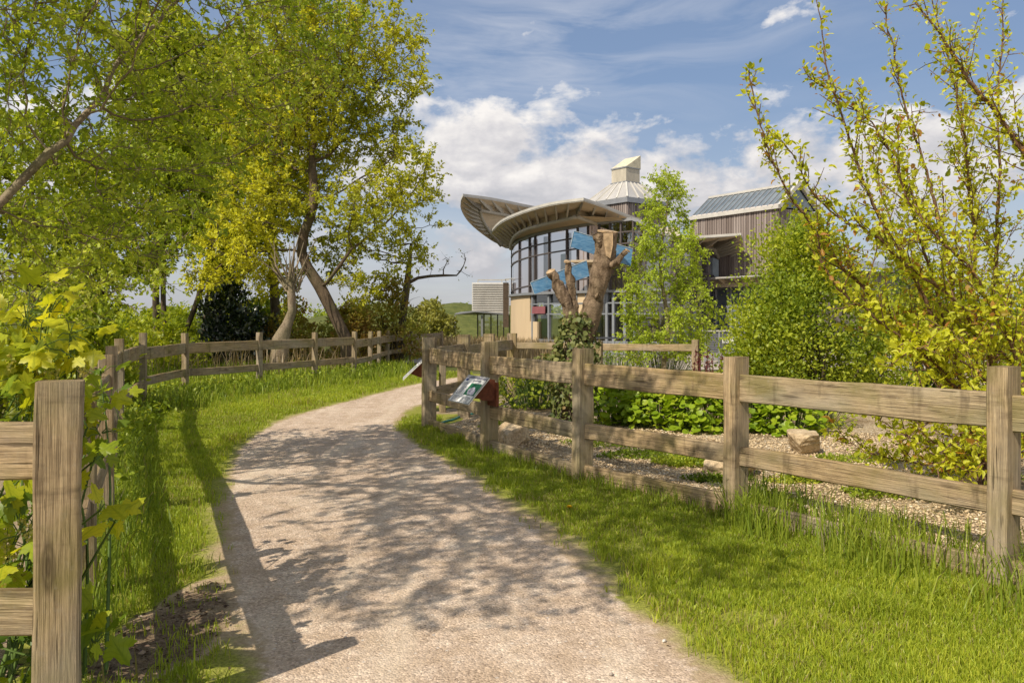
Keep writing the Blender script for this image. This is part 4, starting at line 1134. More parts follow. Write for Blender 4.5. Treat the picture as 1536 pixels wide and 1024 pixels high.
# bushes
def bush(name, label, px0, px1, pytop, Y, mat, n, size, depth=None, base_z=0.0, tpl=LEAF4, bark='bark_dark', seed=1, lumps=9, group=None, tint0=.5, up=.5, stems=9, droop=.1, cat='bush', shell=.6, trim=None):
    """multi-stemmed bush: leaf clumps spread over an uneven outline with stems reaching into them"""
    rng = np.random.default_rng(seed)
    a, b = at(px0, 480, Y), at(px1, 480, Y)
    cx, w = (a[0] + b[0]) / 2, (b[0] - a[0]) / 2
    h = EYE + (HY - pytop) / F * Y - base_z
    dep = depth or w
    base = np.array([cx, Y, base_z])
    root = thing(name, label, cat, base, 0, group)
    C = []
    for i in range(lumps):
        th = rng.uniform(0, 2*math.pi); ph = rng.uniform(.12, 1.0)
        rr = math.sqrt(max(0, 1 - (ph*.92)**2)) * rng.uniform(.45, .78)
        C.append((np.array([math.cos(th)*w*rr, math.sin(th)*dep*rr, h*ph*.80]), rng.uniform(.26, .42)))
    C.append((np.array([0, 0, h*.74]), .28)); C.append((np.array([-w*.5, 0, h*.3]), .4)); C.append((np.array([w*.5, 0, h*.3]), .4)); C.append((np.array([0, -dep*.4, h*.4]), .42))
    Ls, Ds = [], []
    per = n // len(C)
    for c, r in C:
        # small sprays inside every clump
        k = max(6, per // 14)
        sp = unit(rng.normal(0, 1, (k, 3))) * (rng.random((k, 1)) ** (1/3 if shell < .5 else .22)) * r * np.array([w, dep, h*.75])
        m = rng.normal(0, 1, (k, 14, 3)) * np.array([1, 1, .7]) * .055 * (w + h)/2
        q = (c + sp)[:, None, :] + m
        Ls.append(q.reshape(-1, 3)); Ds.append((np.repeat(unit(sp + np.array([0, 0, .2]) * h), 14, axis=0)))
    L = np.concatenate(Ls); Dd = unit(np.concatenate(Ds) + rng.normal(0, .7, (len(L), 3)) + np.array([0, 0, -droop]))
    ok = L[:, 2] > .02
    L, Dd = L[ok], Dd[ok]
    U = unit(rng.normal(0, .7, L.shape) + np.array([0, 0, up]) + .4*unit(L))
    S = size * (1 + .3*rng.normal(0, 1, len(L))).clip(.45, 1.7)
    tint = tint0 + .26 * pnoise(L + base, 2.6) + rng.normal(0, .14, len(L)) + .12 * (L[:, 2] / h - .5)
    polys = []
    for i in range(stems):
        c, r = C[rng.integers(len(C))]
        s = np.array([rng.normal(0, .1*w), rng.normal(0, .1*w), -.05]); e = c + rng.normal(0, .1, 3) * w
        mid = s*.45 + e*.55 + np.array([0, 0, -.08*h]); q = np.array([s, (s+mid)/2 + rng.normal(0, .03*w, 3), mid, (mid+e)/2 + rng.normal(0, .03*w, 3), e])
        polys.append((q, np.linspace(.012*h + .006, .004, 5)))
        for j in range(5):
            f = rng.uniform(.35, .95) * 4; i0 = int(f); p = q[i0] + (q[min(i0+1, 4)] - q[i0]) * (f - i0); d = rng.normal(0, 1, 3) + np.array([0, 0, .7])
            d = d / np.linalg.norm(d) * .22 * h; polys.append((np.array([p, p + d*.5 + rng.normal(0, .02, 3), p + d]), np.array([.006, .0045, .003])))
    link('stems', tubes_mesh('stems', polys), M[bark], root)
    link('foliage', leaf_mesh('foliage', tpl, L, Dd, U, S, tint), M[mat], root)
    return root
bush('evergreen_bush', 'dense dark evergreen bush behind the verge fence below the yellow foliage', 288, 412, 405, 24, 'leaf_dark', 6500, .13, seed=31)
bush('rusty_bush', 'brownish leaved bush at the foot of the leaning tree', 480, 590, 462, 23.2, 'leaf_rust', 2600, .11, seed=32, stems=16, tint0=.5)
bush('rusty_bush', 'brown and green bush between the pale stump and the leaning trunk', 385, 490, 440, 24, 'leaf_rust', 2600, .11, seed=33, stems=16, tint0=.55)
bush('rusty_bush', 'loose reddish green bush right of the leaning trunk', 540, 640, 400, 25, 'leaf_rust', 2400, .13, seed=34, stems=18, tint0=.7)
bush('scrub_bush', 'olive green scrub behind the pale stump, deeper in the wood', 330, 470, 440, 29, 'leaf_thin', 4200, .14, seed=131, stems=26, tint0=.3)
bush('scrub_bush', 'tangled brownish scrub behind the leaning trunk, deeper in the wood', 450, 600, 452, 30, 'leaf_rust', 3800, .14, seed=132, stems=30, tint0=.75)
bush('scrub_bush', 'light green scrub behind the straight thin trunks', 170, 320, 450, 30, 'leaf_thin', 4200, .14, seed=133, stems=26, tint0=.45)
bush('scrub_bush', 'dense green scrub behind the bend of the verge fence', 40, 180, 430, 24, 'leaf_thin', 5200, .12, seed=134, stems=26, tint0=.4)
bush('pale_bush', 'soft yellow green bush in the distance left of the louvred annex', 596, 690, 448, 40, 'leaf_pale', 5200, .17, seed=35, stems=22)
bush('hedge_bush', 'green bush behind the first bays of the verge fence', 60, 205, 420, 11.5, 'leaf_thin', 5600, .075, seed=36, tpl=LEAF6)
bush('hedge_bush', 'low green bush behind the verge fence below the thin trunks', 185, 330, 465, 21, 'leaf_thin', 3200, .11, seed=37)
bush('hedge_bush', 'large green bush filling the left edge behind the currant leaves', -120, 90, 400, 9, 'leaf_thin', 5200, .07, seed=38, tpl=LEAF6)

# pale stump with a tuft of shoots
def stump():
    Y = 20.5
    p = [at(418, 560, Y)*[1, 1, 0], at(421, 510, Y), at(430, 488, Y), at(438, 465, Y), at(439, 445, Y), at(436, 425, Y)]
    root = thing('pollard_stump', 'short pale curved pollard stump with a ragged top behind the verge fence', 'tree stump', p[0])
    inv = Matrix.Translation(tuple(-p[0]))
    polys = [(np.array(p), np.array([.22, .19, .155, .135, .125, .145]))]
    rng = np.random.default_rng(5)
    for i in range(26):
        s = p[-1] + rng.normal(0, .10, 3) + np.array([0, 0, -.1]); d = np.array([rng.normal(0, .35), rng.normal(0, .3), rng.uniform(.4, 1.4)])
        polys.append((np.array([s, s + d*.5 + rng.normal(0, .05, 3), s + d]), np.array([.03, .02, .008])))
    link('trunk', tubes_mesh('trunk', polys, wob=.25), M['bark_pale'], root, inv)
stump()

# small half-bare tree with one long bare branch
def bare_tree():
    Y = 26
    b = at(600, 520, Y)*[1, 1, 0]
    tp = [b, at(602, 500, Y), at(606, 460, Y), at(611, 425, Y), at(614, 395, Y), at(617, 365, Y), at(627, 417, Y), at(645, 414, Y), at(665, 413, Y), at(685, 413, Y)]
    att = np.concatenate([blob_pts([A(615, 370, Y, .7), A(580, 395, Y, .6), A(560, 380, Y, .5), A(575, 450, Y, .5)], 14), blob_pts([A(690, 400, Y, .45), A(665, 398, Y, .45), A(640, 400, Y, .4), A(700, 378, Y, .25), A(700, 412, Y, .2)], 30)])
    make_tree('bare_tree', 'small half bare tree with one long leafless branch reaching right', 'tree', b, tp, att, .2, .22, .008, .12, M['bark_dark'], M['leaf_rust'], 1.6, .3, 1.2, .07, .02, LEAF4, par0=[-1, 0, 1, 2, 3, 4, 3, 6, 7, 8], seed=41, tint0=.85)
bare_tree()

# ------------------------------------------------------------------ right side
# birch
def birch():
    Y = 17.0; b = at(996, 560, Y)*[1, 1, 0]
    tp = [b] + [at(996 + 6*math.sin(k), 540 - k*31, Y) for k in range(9)]
    bl = []
    for k, (py, w) in enumerate(((270, 12), (295, 24), (320, 36), (350, 46), (380, 52), (410, 58), (440, 64), (470, 66), (500, 64), (522, 58))):
        for s in (-1, -.35, .35, 1):
            bl.append(A(1000 + s*w*.76, py + 6*s*s, Y + .35*math.cos(k*2+s*3), .26 + .05*(k > 3)))
    att = blob_pts(bl, 130)
    make_tree('birch_tree', 'slim young birch with small bright leaves in front of the building', 'tree', b, tp, att, .13, .15, .004, .055, M['bark_pale'], M['leaf_birch'], 5.8, .28, 9.0, .048, .009, LEAF4, seed=51, up=.3, droop=.9, growup=.25, tintf=2.5, wob=0, r_tw=.0025)
birch()
# hawthorn
bush('hawthorn_bush', 'big rounded hawthorn bush with dense green and yellowish foliage right of the doors', 1074, 1372, 322, 12.6, 'leaf_haw', 42000, .052, depth=1.25, seed=52, lumps=26, stems=14, tpl=LEAF6, up=.8, shell=.6, tint0=.5)
bush('dark_bush', 'dark green bush between the hawthorn and the tall yellow green shrub', 1290, 1480, 385, 14.5, 'leaf_haw', 9000, .06, seed=53, lumps=14, stems=20, tint0=.3)
bush('dark_bush', 'dull green bush at the right edge behind the tall shrub', 1430, 1640, 400, 13.5, 'leaf_haw', 8000, .06, seed=54, lumps=14, stems=20, tint0=.35)

def shrub():
    """tall multi-stemmed shrub: upright arching stems with short leafy spurs"""
    rng = np.random.default_rng(61)
    base = np.array([4.05, 6.9, 0])
    root = thing('tall_shrub', 'tall many stemmed shrub with budding yellow green leaves at the right edge', 'shrub', base)
    inv = Matrix.Translation(tuple(-base))
    polys, LP, LD = [], [], []
    def spray(q, r0, sub, leafy0=.15, dens=1.0):
        q = np.array(cat(q, 70)); n = len(q)
        q = q + np.cumsum(rng.normal(0, .0065, q.shape), axis=0) + (.035*np.sin(np.linspace(0, 1, n)*rng.uniform(7, 12) + rng.uniform(0, 6)) * np.linspace(0, 1, n))[:, None] * unit(rng.normal(0, 1, 3))
        polys.append((q, np.linspace(r0, .0032, n)))
        seglen = np.linalg.norm(q[1] - q[0])
        for i in range(int(n*leafy0), n):
            f = i / n
            if rng.random() < .95 * dens:
                for _ in range(rng.integers(4, 9)):
                    d = unit(rng.normal(0, 1, 3) + unit(q[min(i+1, n-1)] - q[i-1]) * .5); L = rng.uniform(.01, .06) 
                    LP.append(q[i] + d*L); LD.append(d)
            if sub and rng.random() < (.80 if q[i][2] < 3.0 else .62) * dens and f > .27:
                t = unit(q[min(i+1, n-1)] - q[i-1]); d = unit(t * 1.0 + rng.normal(0, .55, 3) + np.array([0, 0, .3])); L = rng.uniform(.18, .75) * (1.15 - f)
                e = q[i] + d * L + np.array([0, 0, .10*L]); m = (q[i] + e)/2 + rng.normal(0, .03*L, 3) - np.array([0, 0, .04*L])
                k = max(4, int(L / .045)); sq_ = resample([q[i], m, e], k)
                polys.append((sq_, np.linspace(.006, .0025, k)))
                if L > .22 and rng.random() < .8:
                    for _q in range(rng.integers(1, 4)):
                        o_ = sq_[rng.integers(1, k)]; d3 = unit(d + rng.normal(0, .8, 3)); L3 = L*rng.uniform(.3, .6); k3 = max(3, int(L3/.05)); s3 = resample([o_, o_ + d3*L3*.5 + rng.normal(0, .02, 3), o_ + d3*L3 + np.array([0, 0, .05*L3])], k3)
                        polys.append((s3, np.linspace(.004, .002, k3)))
                        for p in s3[1:]:
                            for _ in range(rng.integers(2, 5)):
                                dd = unit(rng.normal(0, 1, 3) + d3*.4); LP.append(p + dd * rng.uniform(.008, .04)); LD.append(dd)
                for p in sq_[1:]:
                    for _ in range(rng.integers(3, 7)):
                        dd = unit(rng.normal(0, 1, 3) + t*.4); LP.append(p + dd * rng.uniform(.008, .05)); LD.append(dd)
    b0 = base
    # (list of photo pixels from low to tip, depth at base, depth at tip)
    for pts, r in (([(1420, 600, 6.9), (1330, 470, 6.6), (1235, 360, 6.4), (1172, 235, 6.3), (1144, 108, 6.2)], .022),
                   ([(1430, 590, 6.9), (1370, 430, 6.7), (1300, 280, 6.5), (1250, 120, 6.4), (1222, -10, 6.3)], .022),
                   ([(1440, 580, 7.0), (1390, 400, 6.9), (1330, 230, 6.7), (1250, 150, 6.6), (1205, 112, 6.5)], .018),
                   ([(1445, 600, 7.1), (1420, 420, 7.0), (1380, 230, 6.9), (1340, 80, 6.8), (1312, -40, 6.8)], .022),
                   ([(1460, 600, 7.1), (1450, 400, 7.1), (1430, 200, 7.0), (1400, 40, 7.0), (1385, -60, 7.0)], .022),
                   ([(1480, 600, 7.2), (1495, 400, 7.3), (1512, 200, 7.2), (1520, 0, 7.2), (1525, -60, 7.2)], .024),
                   ([(1640, 420, 6.6), (1560, 240, 6.5), (1480, 130, 6.4), (1400, 30, 6.3), (1370, -30, 6.3)], .034),
                   ([(1480, 560, 6.8), (1440, 470, 6.6), (1370, 400, 6.4), (1290, 340, 6.2), (1215, 300, 6.1), (1150, 205, 6.0)], .02),
                   ([(1470, 620, 6.8), (1400, 540, 6.5), (1310, 470, 6.3), (1250, 430, 6.2), (1220, 345, 6.1)], .02),
                   ([(1500, 620, 7.0), (1550, 450, 7.2), (1570, 280, 7.3), (1560, 100, 7.3)], .02),
                   ([(1470, 620, 7.4), (1400, 470, 7.6), (1350, 350, 7.7), (1300, 200, 7.8), (1290, 130, 7.8)], .018),
                   ([(1480, 620, 7.4), (1500, 480, 7.8), (1470, 330, 7.9), (1440, 170, 8.0), (1460, 20, 8.0)], .018),
                   ([(1520, 560, 6.8), (1450, 500, 6.5), (1390, 480, 6.4), (1340, 520, 6.3)], .014),
                   ([(1500, 600, 6.7), (1430, 540, 6.4), (1370, 530, 6.3), (1310, 560, 6.2)], .014),
                   ([(1530, 590, 6.6), (1470, 440, 6.4), (1400, 360, 6.3), (1350, 290, 6.3), (1345, 200, 6.3)], .018)):
        W = [at(px, py, Y) for px, py, Y in pts]
        if W[0][2] < 2.0 and pts[0][0] < 1600: W = [b0 + rng.normal(0, .10, 3) * [1, 1, 0]] + W
        spray(W, r * 1.15, True, .30, .5 if pts[-1][1] > 400 else 1.0)
    # low branches drooping over the gravel
    for pts in ([(1560, 640, 6.3), (1450, 690, 6.0), (1390, 728, 5.9)], [(1540, 640, 6.6), (1440, 650, 6.3), (1330, 640, 6.2), (1215, 585, 6.2)], [(1520, 640, 6.8), (1400, 690, 6.4), (1290, 670, 6.3), (1240, 630, 6.3)],
                [(1530, 620, 6.4), (1440, 610, 6.1), (1380, 650, 6.0), (1345, 690, 5.95)], [(1540, 600, 6.5), (1420, 600, 6.2), (1330, 610, 6.1), (1270, 600, 6.1)], [(1560, 680, 6.2), (1500, 660, 6.0), (1430, 640, 5.9), (1400, 690, 5.85)]):
        W = [b0 + np.array([.1, 0, .25])] + [at(px, py, Y) for px, py, Y in pts]
        spray(W, .012, True, .3, .42)
    LP_, LD_ = np.array(LP), np.array(LD)
    n = len(LP_)
    U = unit(rng.normal(0, .5, (n, 3)) + np.array([0, 0, .8]))
    S = .038 * (1 + .45*rng.normal(0, 1, n)).clip(.4, 1.9)
    tint = .50 + .2*pnoise(LP_, 3) + rng.normal(0, .2, n)
    bud = rng.random(n) < .07 + .10 * (LP_[:, 2] > 3.2); tint[bud] = rng.uniform(0, .14, bud.sum()); S[bud] *= .55
    low = LP_[:, 2] < 1.6; S[low] *= 1.15
    S *= np.where(LP_[:, 2] > 3.6, .85, 1.0)
    link('trunk', tubes_mesh('trunk', polys, kfun=lambda r: 7 if r > .012 else 4), M['bark_red'], root, inv)
    link('crown', leaf_mesh('crown', LEAF6, LP_, LD_, U, S, tint, rng.uniform(.65, 1.3, n), rng.uniform(-.5, 3.5, n)), M['leaf_shrub'], root, inv)
    return n
n_leaf['shrub'] = shrub()
print('leaves', n_leaf)

# dead forked trunk with ivy, and the blue boards behind it
def dead_tree():
    Y = 10.0
    q = lambda px, py, dy=0: at(px, py, Y + dy)
    b = q(858, 655)*[1, 1, 0]
    root = thing('pollarded_trunk', 'dead forked pollarded trunk with sawn limbs standing in the garden bed', 'tree trunk', b)
    inv = Matrix.Translation(tuple(-b))
    rng = np.random.default_rng(9)
    polys = [([q(856, 660), q(857, 610), q(860, 560), q(866, 520), q(870, 492)], [.17, .165, .16, .16, .15]),
             ([q(864, 560), q(873, 518), q(884, 478), q(894, 440), q(903, 405), q(909, 375), q(911, 349)], [.15, .165, .165, .16, .155, .165, .175]),
             ([q(866, 520), q(861, 490), q(853, 465), q(843, 440), q(833, 420), q(827, 409)], [.14, .135, .12, .105, .095, .088]),
             ([q(860, 485, .05), q(860, 455, .05), q(856, 425, .02), q(851, 394)], [.10, .085, .068, .05]),
             ([q(912, 400, -.05), q(926, 392, -.1), q(940, 377, -.12)], [.085, .06, .042]),
             ([q(902, 385, -.02), q(899, 365, -.06), q(896, 350, -.08)], [.10, .085, .07]),
             ([q(893, 445, -.06), q(899, 441, -.17)], [.07, .03])]
    pl = []
    for px_seed, (P_, R_r) in enumerate(polys):
        n = max(8, len(P_) * 6); pp = resample(cat(P_, n), n); rr = np.interp(np.linspace(0, 1, n), np.linspace(0, 1, len(R_r)), R_r) * ((.78 if px_seed < 2 else .70) + .03*np.sin(np.linspace(0, 1, n)*17 + px_seed))
        pl.append((pp, rr))
    V = tubes_mesh('trunk', [(resample(a, len(a)*3), np.interp(np.linspace(0, 1, len(a)*3), np.linspace(0, 1, len(a)), b)) for a, b in pl], kfun=lambda r: 28)
    # rugged surface
    co = np.zeros(len(V.vertices)*3); V.vertices.foreach_get('co', co); co = co.reshape(-1, 3)
    co += .008 * np.sin(co*np.array([23, 19, 9]) + 1) * np.sin(co[:, [2, 0, 1]]*np.array([13, 17, 21]) + .7) + .008 * np.sin(co*np.array([41, 37, 26]) + 1) * np.sin(co[:, [1, 2, 0]]*np.array([19, 23, 29])) + rng.normal(0, .0022, co.shape) + .006*np.sin(co[:, [0]]*90 + 2*np.sin(co[:, [2]]*11)) + .004*np.sin(co[:, [1]]*120 + co[:, [2]]*9) + .004*np.sin(co[:, [2]]*44 + co[:, [0]]*22)
    V.vertices.foreach_set('co', co.ravel()); V.update()
    link('trunk', V, M['bark_dead'], root, inv)
    for (px, py, r, tilt) in ((911, 348.5, .128, (.10, -.2, 1)), (826.5, 408.5, .060, (-.45, -.45, 1)), (850.5, 393.5, .04, (.1, -.4, 1)), (940.5, 376.5, .034, (.6, -.3, 1))):
        mb = MB(); c = q(px, py); nn = unit(np.array(tilt, float)); x = unit(np.cross(nn, (0, 1, 0))); y = np.cross(nn, x)
        ring = [c + r*1.0*(math.cos(a)*x + math.sin(a)*y)*(1 + .08*math.sin(3*a)) for a in np.linspace(0, 2*math.pi, 17)[:-1]]
        mb.slab(ring, nn * .02)
        o = mb.build('cut_face', M['cut_wood'], root); o.matrix_local = inv
    # torn pale strip down the top of the main limb
    mb = MB(); P0 = [q(905, 350, -.118), q(919, 350, -.118), q(919, 368, -.125), q(915, 388, -.122), q(909, 384, -.122), q(906, 368, -.125)]
    mb.slab(P0, (0, -.03, 0)); o = mb.build('torn_wood', M['cut_wood'], root); o.matrix_local = inv
    # ivy: leaves hugging the lower trunk
    iv = thing('ivy_plant', 'dull green ivy climbing the lower part of the dead forked trunk', 'ivy', b)
    n = 2100
    tz = rng.random(n)
    py = 655 - tz**.9 * 185; pxc = np.interp(py, [470, 520, 560, 655], [866, 866, 860, 856])
    th = rng.uniform(0, 2*math.pi, n); rad = np.interp(py, [470, 520, 560, 600, 655], [.15, .24, .27, .23, .21]) * (.75 + .5*rng.random(n))
    C = np.array([at(x, y, Y) for x, y in zip(pxc, py)]); out = np.stack([np.cos(th), np.sin(th), np.zeros(n)], 1)
    L = C + out*rad[:, None]; D = unit(out*.5 + rng.normal(0, .6, (n, 3)) + [0, 0, -.5]); U = unit(out + rng.normal(0, .4, (n, 3)) + [0, 0, .4])
    link('foliage', leaf_mesh('foliage', LEAF6, L, D, U, .055*(1+.3*rng.normal(0, 1, n)).clip(.4, 1.6), .5 + .2*rng.normal(0, 1, n), np.full(n, 1.35)), M['leaf_ivy'], iv, inv)
    polys = []
    for k in range(9):
        a0 = rng.uniform(0, 6.28); pts = []
        for f in np.linspace(0, 1, 10):
            y = 655 - f*150; c = at(np.interp(y, [470, 560, 655], [866, 860, 856]), y, Y); a = a0 + f*1.5; pts.append(c + np.array([math.cos(a), math.sin(a), 0])*.19)
        polys.append((np.array(pts), np.linspace(.014, .005, 10)))
    link('stems', tubes_mesh('stems', polys), M['bark_dark'], iv, inv)
    for corners, lab, dy in (([(796, 424), (880, 391), (884, 414), (802, 441)], 'lower faded blue board fixed behind the two short sawn limbs', .16), ([(861, 347), (949, 374), (946, 399), (856, 370)], 'upper faded blue board fixed behind the thick sawn limb', .24)):
        P_ = [q(x, y, dy + (.12 if i in (1, 2) else 0)) for i, (x, y) in enumerate(corners)]
        c = sum(P_) / 4; o = thing('blue_board', lab, 'board', c, 0, 'blue boards on the dead trunk')
        ic = Matrix.Translation(tuple(-c))
        mb = MB(); mb.slab(P_, (0, .03, 0)); f = mb.build('board_face', M['blue'], o); f.matrix_local = ic
        mb = MB(); mb.bar(P_[0] + [0, .012, .006], P_[1] + [0, .012, .006], .034, .007); mb.bar(P_[0] + [-.004, .012, 0], P_[3] + [-.004, .012, 0], .006, .034, up=(0, 1, 0)); e = mb.build('board_edge', M['pale_blue'], o); e.matrix_local = ic
dead_tree()
# ------------------------------------------------------------------ garden bed
bed_poly = [tuple(p) for p in ((5.6, 3.2), (3.72, 2.86), (2.70, 4.37), (1.67, 5.84), (.67, 7.1), (-.19, 8.6), (-1.0, 10.25), (-.65, 11.6), (-.33, 13.1), (.05, 14.5), (3.1, 13.4), (8, 12.6), (9.5, 6))]
def mat_bed():
    t = NT('buff_gravel')
    w = t.world()
    a = t.noise(w, 1.1, 4, .6); b = t.noise(w, 14, 4, .7)
    vo = t.n('ShaderNodeTexVoronoi', {'Vector': w, 'Scale': 48.0})
    c = t.ramp(t.n('ShaderNodeSeparateColor', {'Color': vo.outputs['Color']}).outputs[0], [(0, (.30, .21, .12)), (.4, (.52, .40, .25)), (.8, (.68, .54, .36)), (1, (.78, .68, .54))])
    c = t.mix(t.ramp(a, [(.44, 0.0), (.60, .85)]), c, t.mix(b, (.13, .09, .052), (.36, .25, .14)))
    c = t.mix(t.ramp(b, [(.3, .5), (.45, 0.0)]), c, (.22, .15, .085))
    t.bsdf(c, .95, .1, t.bump(t.math('ADD', t.math('MULTIPLY', vo.outputs['Distance'], -1.2), b), .9, .03))
    return t.m
M['bed'] = mat_bed()
sheet('garden_bed', bed_poly, .008, M['bed'], .03)

def ico():
    p = (1 + 5**.5) / 2
    V = unit(np.array([(-1, p, 0), (1, p, 0), (-1, -p, 0), (1, -p, 0), (0, -1, p), (0, 1, p), (0, -1, -p), (0, 1, -p), (p, 0, -1), (p, 0, 1), (-p, 0, -1), (-p, 0, 1)], float))
    Fs = np.array([(0, 11, 5), (0, 5, 1), (0, 1, 7), (0, 7, 10), (0, 10, 11), (1, 5, 9), (5, 11, 4), (11, 10, 2), (10, 7, 6), (7, 1, 8), (3, 9, 4), (3, 4, 2), (3, 2, 6), (3, 6, 8), (3, 8, 9), (4, 9, 5), (2, 4, 11), (6, 2, 10), (8, 6, 7), (9, 8, 1)])
    return V, Fs
ICO = ico()
def pebbles(name, P, size, tint, mat, rng, label=None):
    V0, F0 = ICO; n = len(P)
    sc = size[:, None, None] * rng.uniform(.55, 1.25, (n, 1, 3)) * np.array([1, 1, .62])
    V = V0[None] * sc * (1 + .18*rng.normal(0, 1, (n, 12, 1)))
    a = rng.uniform(0, 6.28, n); ca, sa = np.cos(a)[:, None], np.sin(a)[:, None]
    V = np.stack([V[:, :, 0]*ca - V[:, :, 1]*sa, V[:, :, 0]*sa + V[:, :, 1]*ca, V[:, :, 2]], 2) + P[:, None, :]
    o = link(name, np_mesh(name, V.reshape(-1, 3), [(F0[None] + (np.arange(n)*12)[:, None, None]).reshape(-1, 3)], {'tint': np.repeat(tint, 12)}, smooth=True), mat)
    return tag(o, label, None, None, 'stuff')
def scatter(poly, n, rng, dens=None):
    pl = np.array([p[:2] for p in poly]); lo, hi = pl.min(0), pl.max(0)
    P = lo + (hi - lo) * rng.random((n, 2)); P = P[in_poly(P, poly)]
    if dens is not None: P = P[rng.random(len(P)) < dens(P)]
    return P
rng = np.random.default_rng(77)
pb = [(6.2, 3.4), (3.75, 2.95), (2.74, 4.4), (1.7, 5.88), (.7, 7.15), (-.15, 8.65), (-.9, 10.3), (-.5, 11.8), (2.2, 11.0), (6.5, 9)]
P = scatter(pb, 90000, rng, lambda P: np.clip(1.25 - P[:, 1]/16, .2, 1) * np.clip(1.1 - 1.3*np.clip(n2(P, 1.6, 2) + .1, 0, 1), .12, 1))
pebbles('gravel', np.c_[P, rng.uniform(.008, .018, len(P))], rng.uniform(.004, .012, len(P)) * (1 + .04*P[:, 1]), np.clip(rng.normal(.5, .25, len(P)), 0, 1), M['pebble'], rng, 'buff pebbles of the garden bed')
Pq = scatter(path_poly, 2600, rng, lambda P: (P[:, 1] < 10) * (P[:, 1] > 2.4) * np.clip(.12 + .2*n2(P, 2.3, 5), .02, .4))
M['stone'] = mat_leaf('path_stones', [(0, (.20, .16, .13)), (.5, (.46, .40, .34)), (1, (.70, .66, .60))], .0, .02)
pebbles('path_stones', np.c_[Pq, np.full(len(Pq), .013)], rng.uniform(.005, .013, len(Pq)), np.clip(rng.normal(.5, .28, len(Pq)), 0, 1), M['stone'], rng, 'loose stones on the path')
P = scatter(path_poly[:], 60000, rng, lambda P: (P[:, 1] < 9) * (P[:, 1] > 2.4) * np.clip(.2 + .12*n2(P, 1.6, 3), .05, .4))
M['grit'] = mat_leaf('path_grit', [(0, (.26, .19, .14)), (.5, (.46, .36, .28)), (.9, (.62, .54, .46)), (1, (.76, .73, .68))], .0, .02)
pebbles('path_grit', np.c_[P, np.full(len(P), .013)], rng.uniform(.0015, .0048, len(P)), np.clip(rng.normal(.6, .22, len(P)), 0, 1), M['grit'], rng, 'loose grit on the path')

def rock(px, py, Y, w, h, label, seed, flat=0.0, d=None):
    r = np.random.default_rng(seed)
    import bmesh
    bm = bmesh.new(); bmesh.ops.create_icosphere(bm, subdivisions=4, radius=1)
    k = [(unit(r.normal(0, 1, 3)), r.uniform(.55, .9)) for _ in range(11)]
    for v in bm.verts:
        c = np.array(v.co)
        for n_, dd in k:                      # chop flat facets
            s = c @ n_
            if s > dd: c = c - n_ * (s - dd) * .92
        if flat and c[2] > flat: c[2] = flat + (c[2] - flat) * .1
        q = c * (1 + .035*math.sin(c[0]*9 + seed) * math.sin(c[1]*8) + .025*math.sin(c[2]*17 + c[0]*13) + .012*math.sin(c[1]*41 + c[2]*37))
        v.co = (q[0]*w/2, q[1]*(d or w*.7)/2, q[2]*h*.62)
    me = bpy.data.meshes.new('rock'); bm.to_mesh(me); bm.free()
    o = link('rock', me, M['rock']); p = at(px, py, Y); o.location = (p[0], p[1], h*.34); o.rotation_euler = (0, 0, r.uniform(0, 6))
    tag(o, label, 'rock', 'sandstone rocks in the gravel bed')
rock(772, 655, 9.2, .62, .30, 'rough rock with dark hollow in the gravel just right of the board post', 3)
rock(1206, 668, 8.6, .60, .36, 'flat topped sandstone rock under the low branches of the tall shrub', 5, .45)
rock(1098, 700, 7.4, .62, .26, 'low sandstone rock behind the middle fence post', 7)
rock(1440, 730, 6.6, .30, .16, 'small pale rock beside the right end of the fence', 9)

# ------------------------------------------------------------------ grass
def blades(name, P, H, Wd, tint, mat, rng, lean=.5, label=None, curl=.5):
    n = len(P)
    a = rng.uniform(0, 6.28, n); w = np.stack([np.cos(a), np.sin(a), np.zeros(n)], 1)
    la = rng.uniform(0, 6.28, n); lm = np.abs(rng.normal(0, lean, n))
    l = np.stack([np.cos(la)*lm, np.sin(la)*lm, np.zeros(n)], 1)
    b = np.c_[P, np.full(n, .004)] if P.shape[1] == 2 else P
    up = np.array([0, 0, 1.0])
    m1 = b + (up*.42 + l*.18) * H[:, None]; m2 = b + (up*.78 + l*.52) * H[:, None]; t = b + (up*(1 - curl*lm[:, None]*.5) + l*1.0) * H[:, None]
    hw = (w * Wd[:, None] / 2)
    V = np.stack([b - hw, b + hw, m1 - hw*.9, m1 + hw*.9, m2 - hw*.6, m2 + hw*.6, t], 1)
    o7 = (np.arange(n)*7)[:, None, None]
    q = (np.array([[0, 1, 3, 2], [2, 3, 5, 4]])[None] + o7).reshape(-1, 4); tr = (np.array([[4, 5, 6]])[None] + o7).reshape(-1, 3)
    o = link(name, np_mesh(name, V.reshape(-1, 3), [q, tr], {'tint': np.repeat(np.clip(tint, 0, 1), 7)}), mat)
    return tag(o, label, None, None, 'stuff')
LFL = [p for p in LF]; RFL = [p for p in RF]
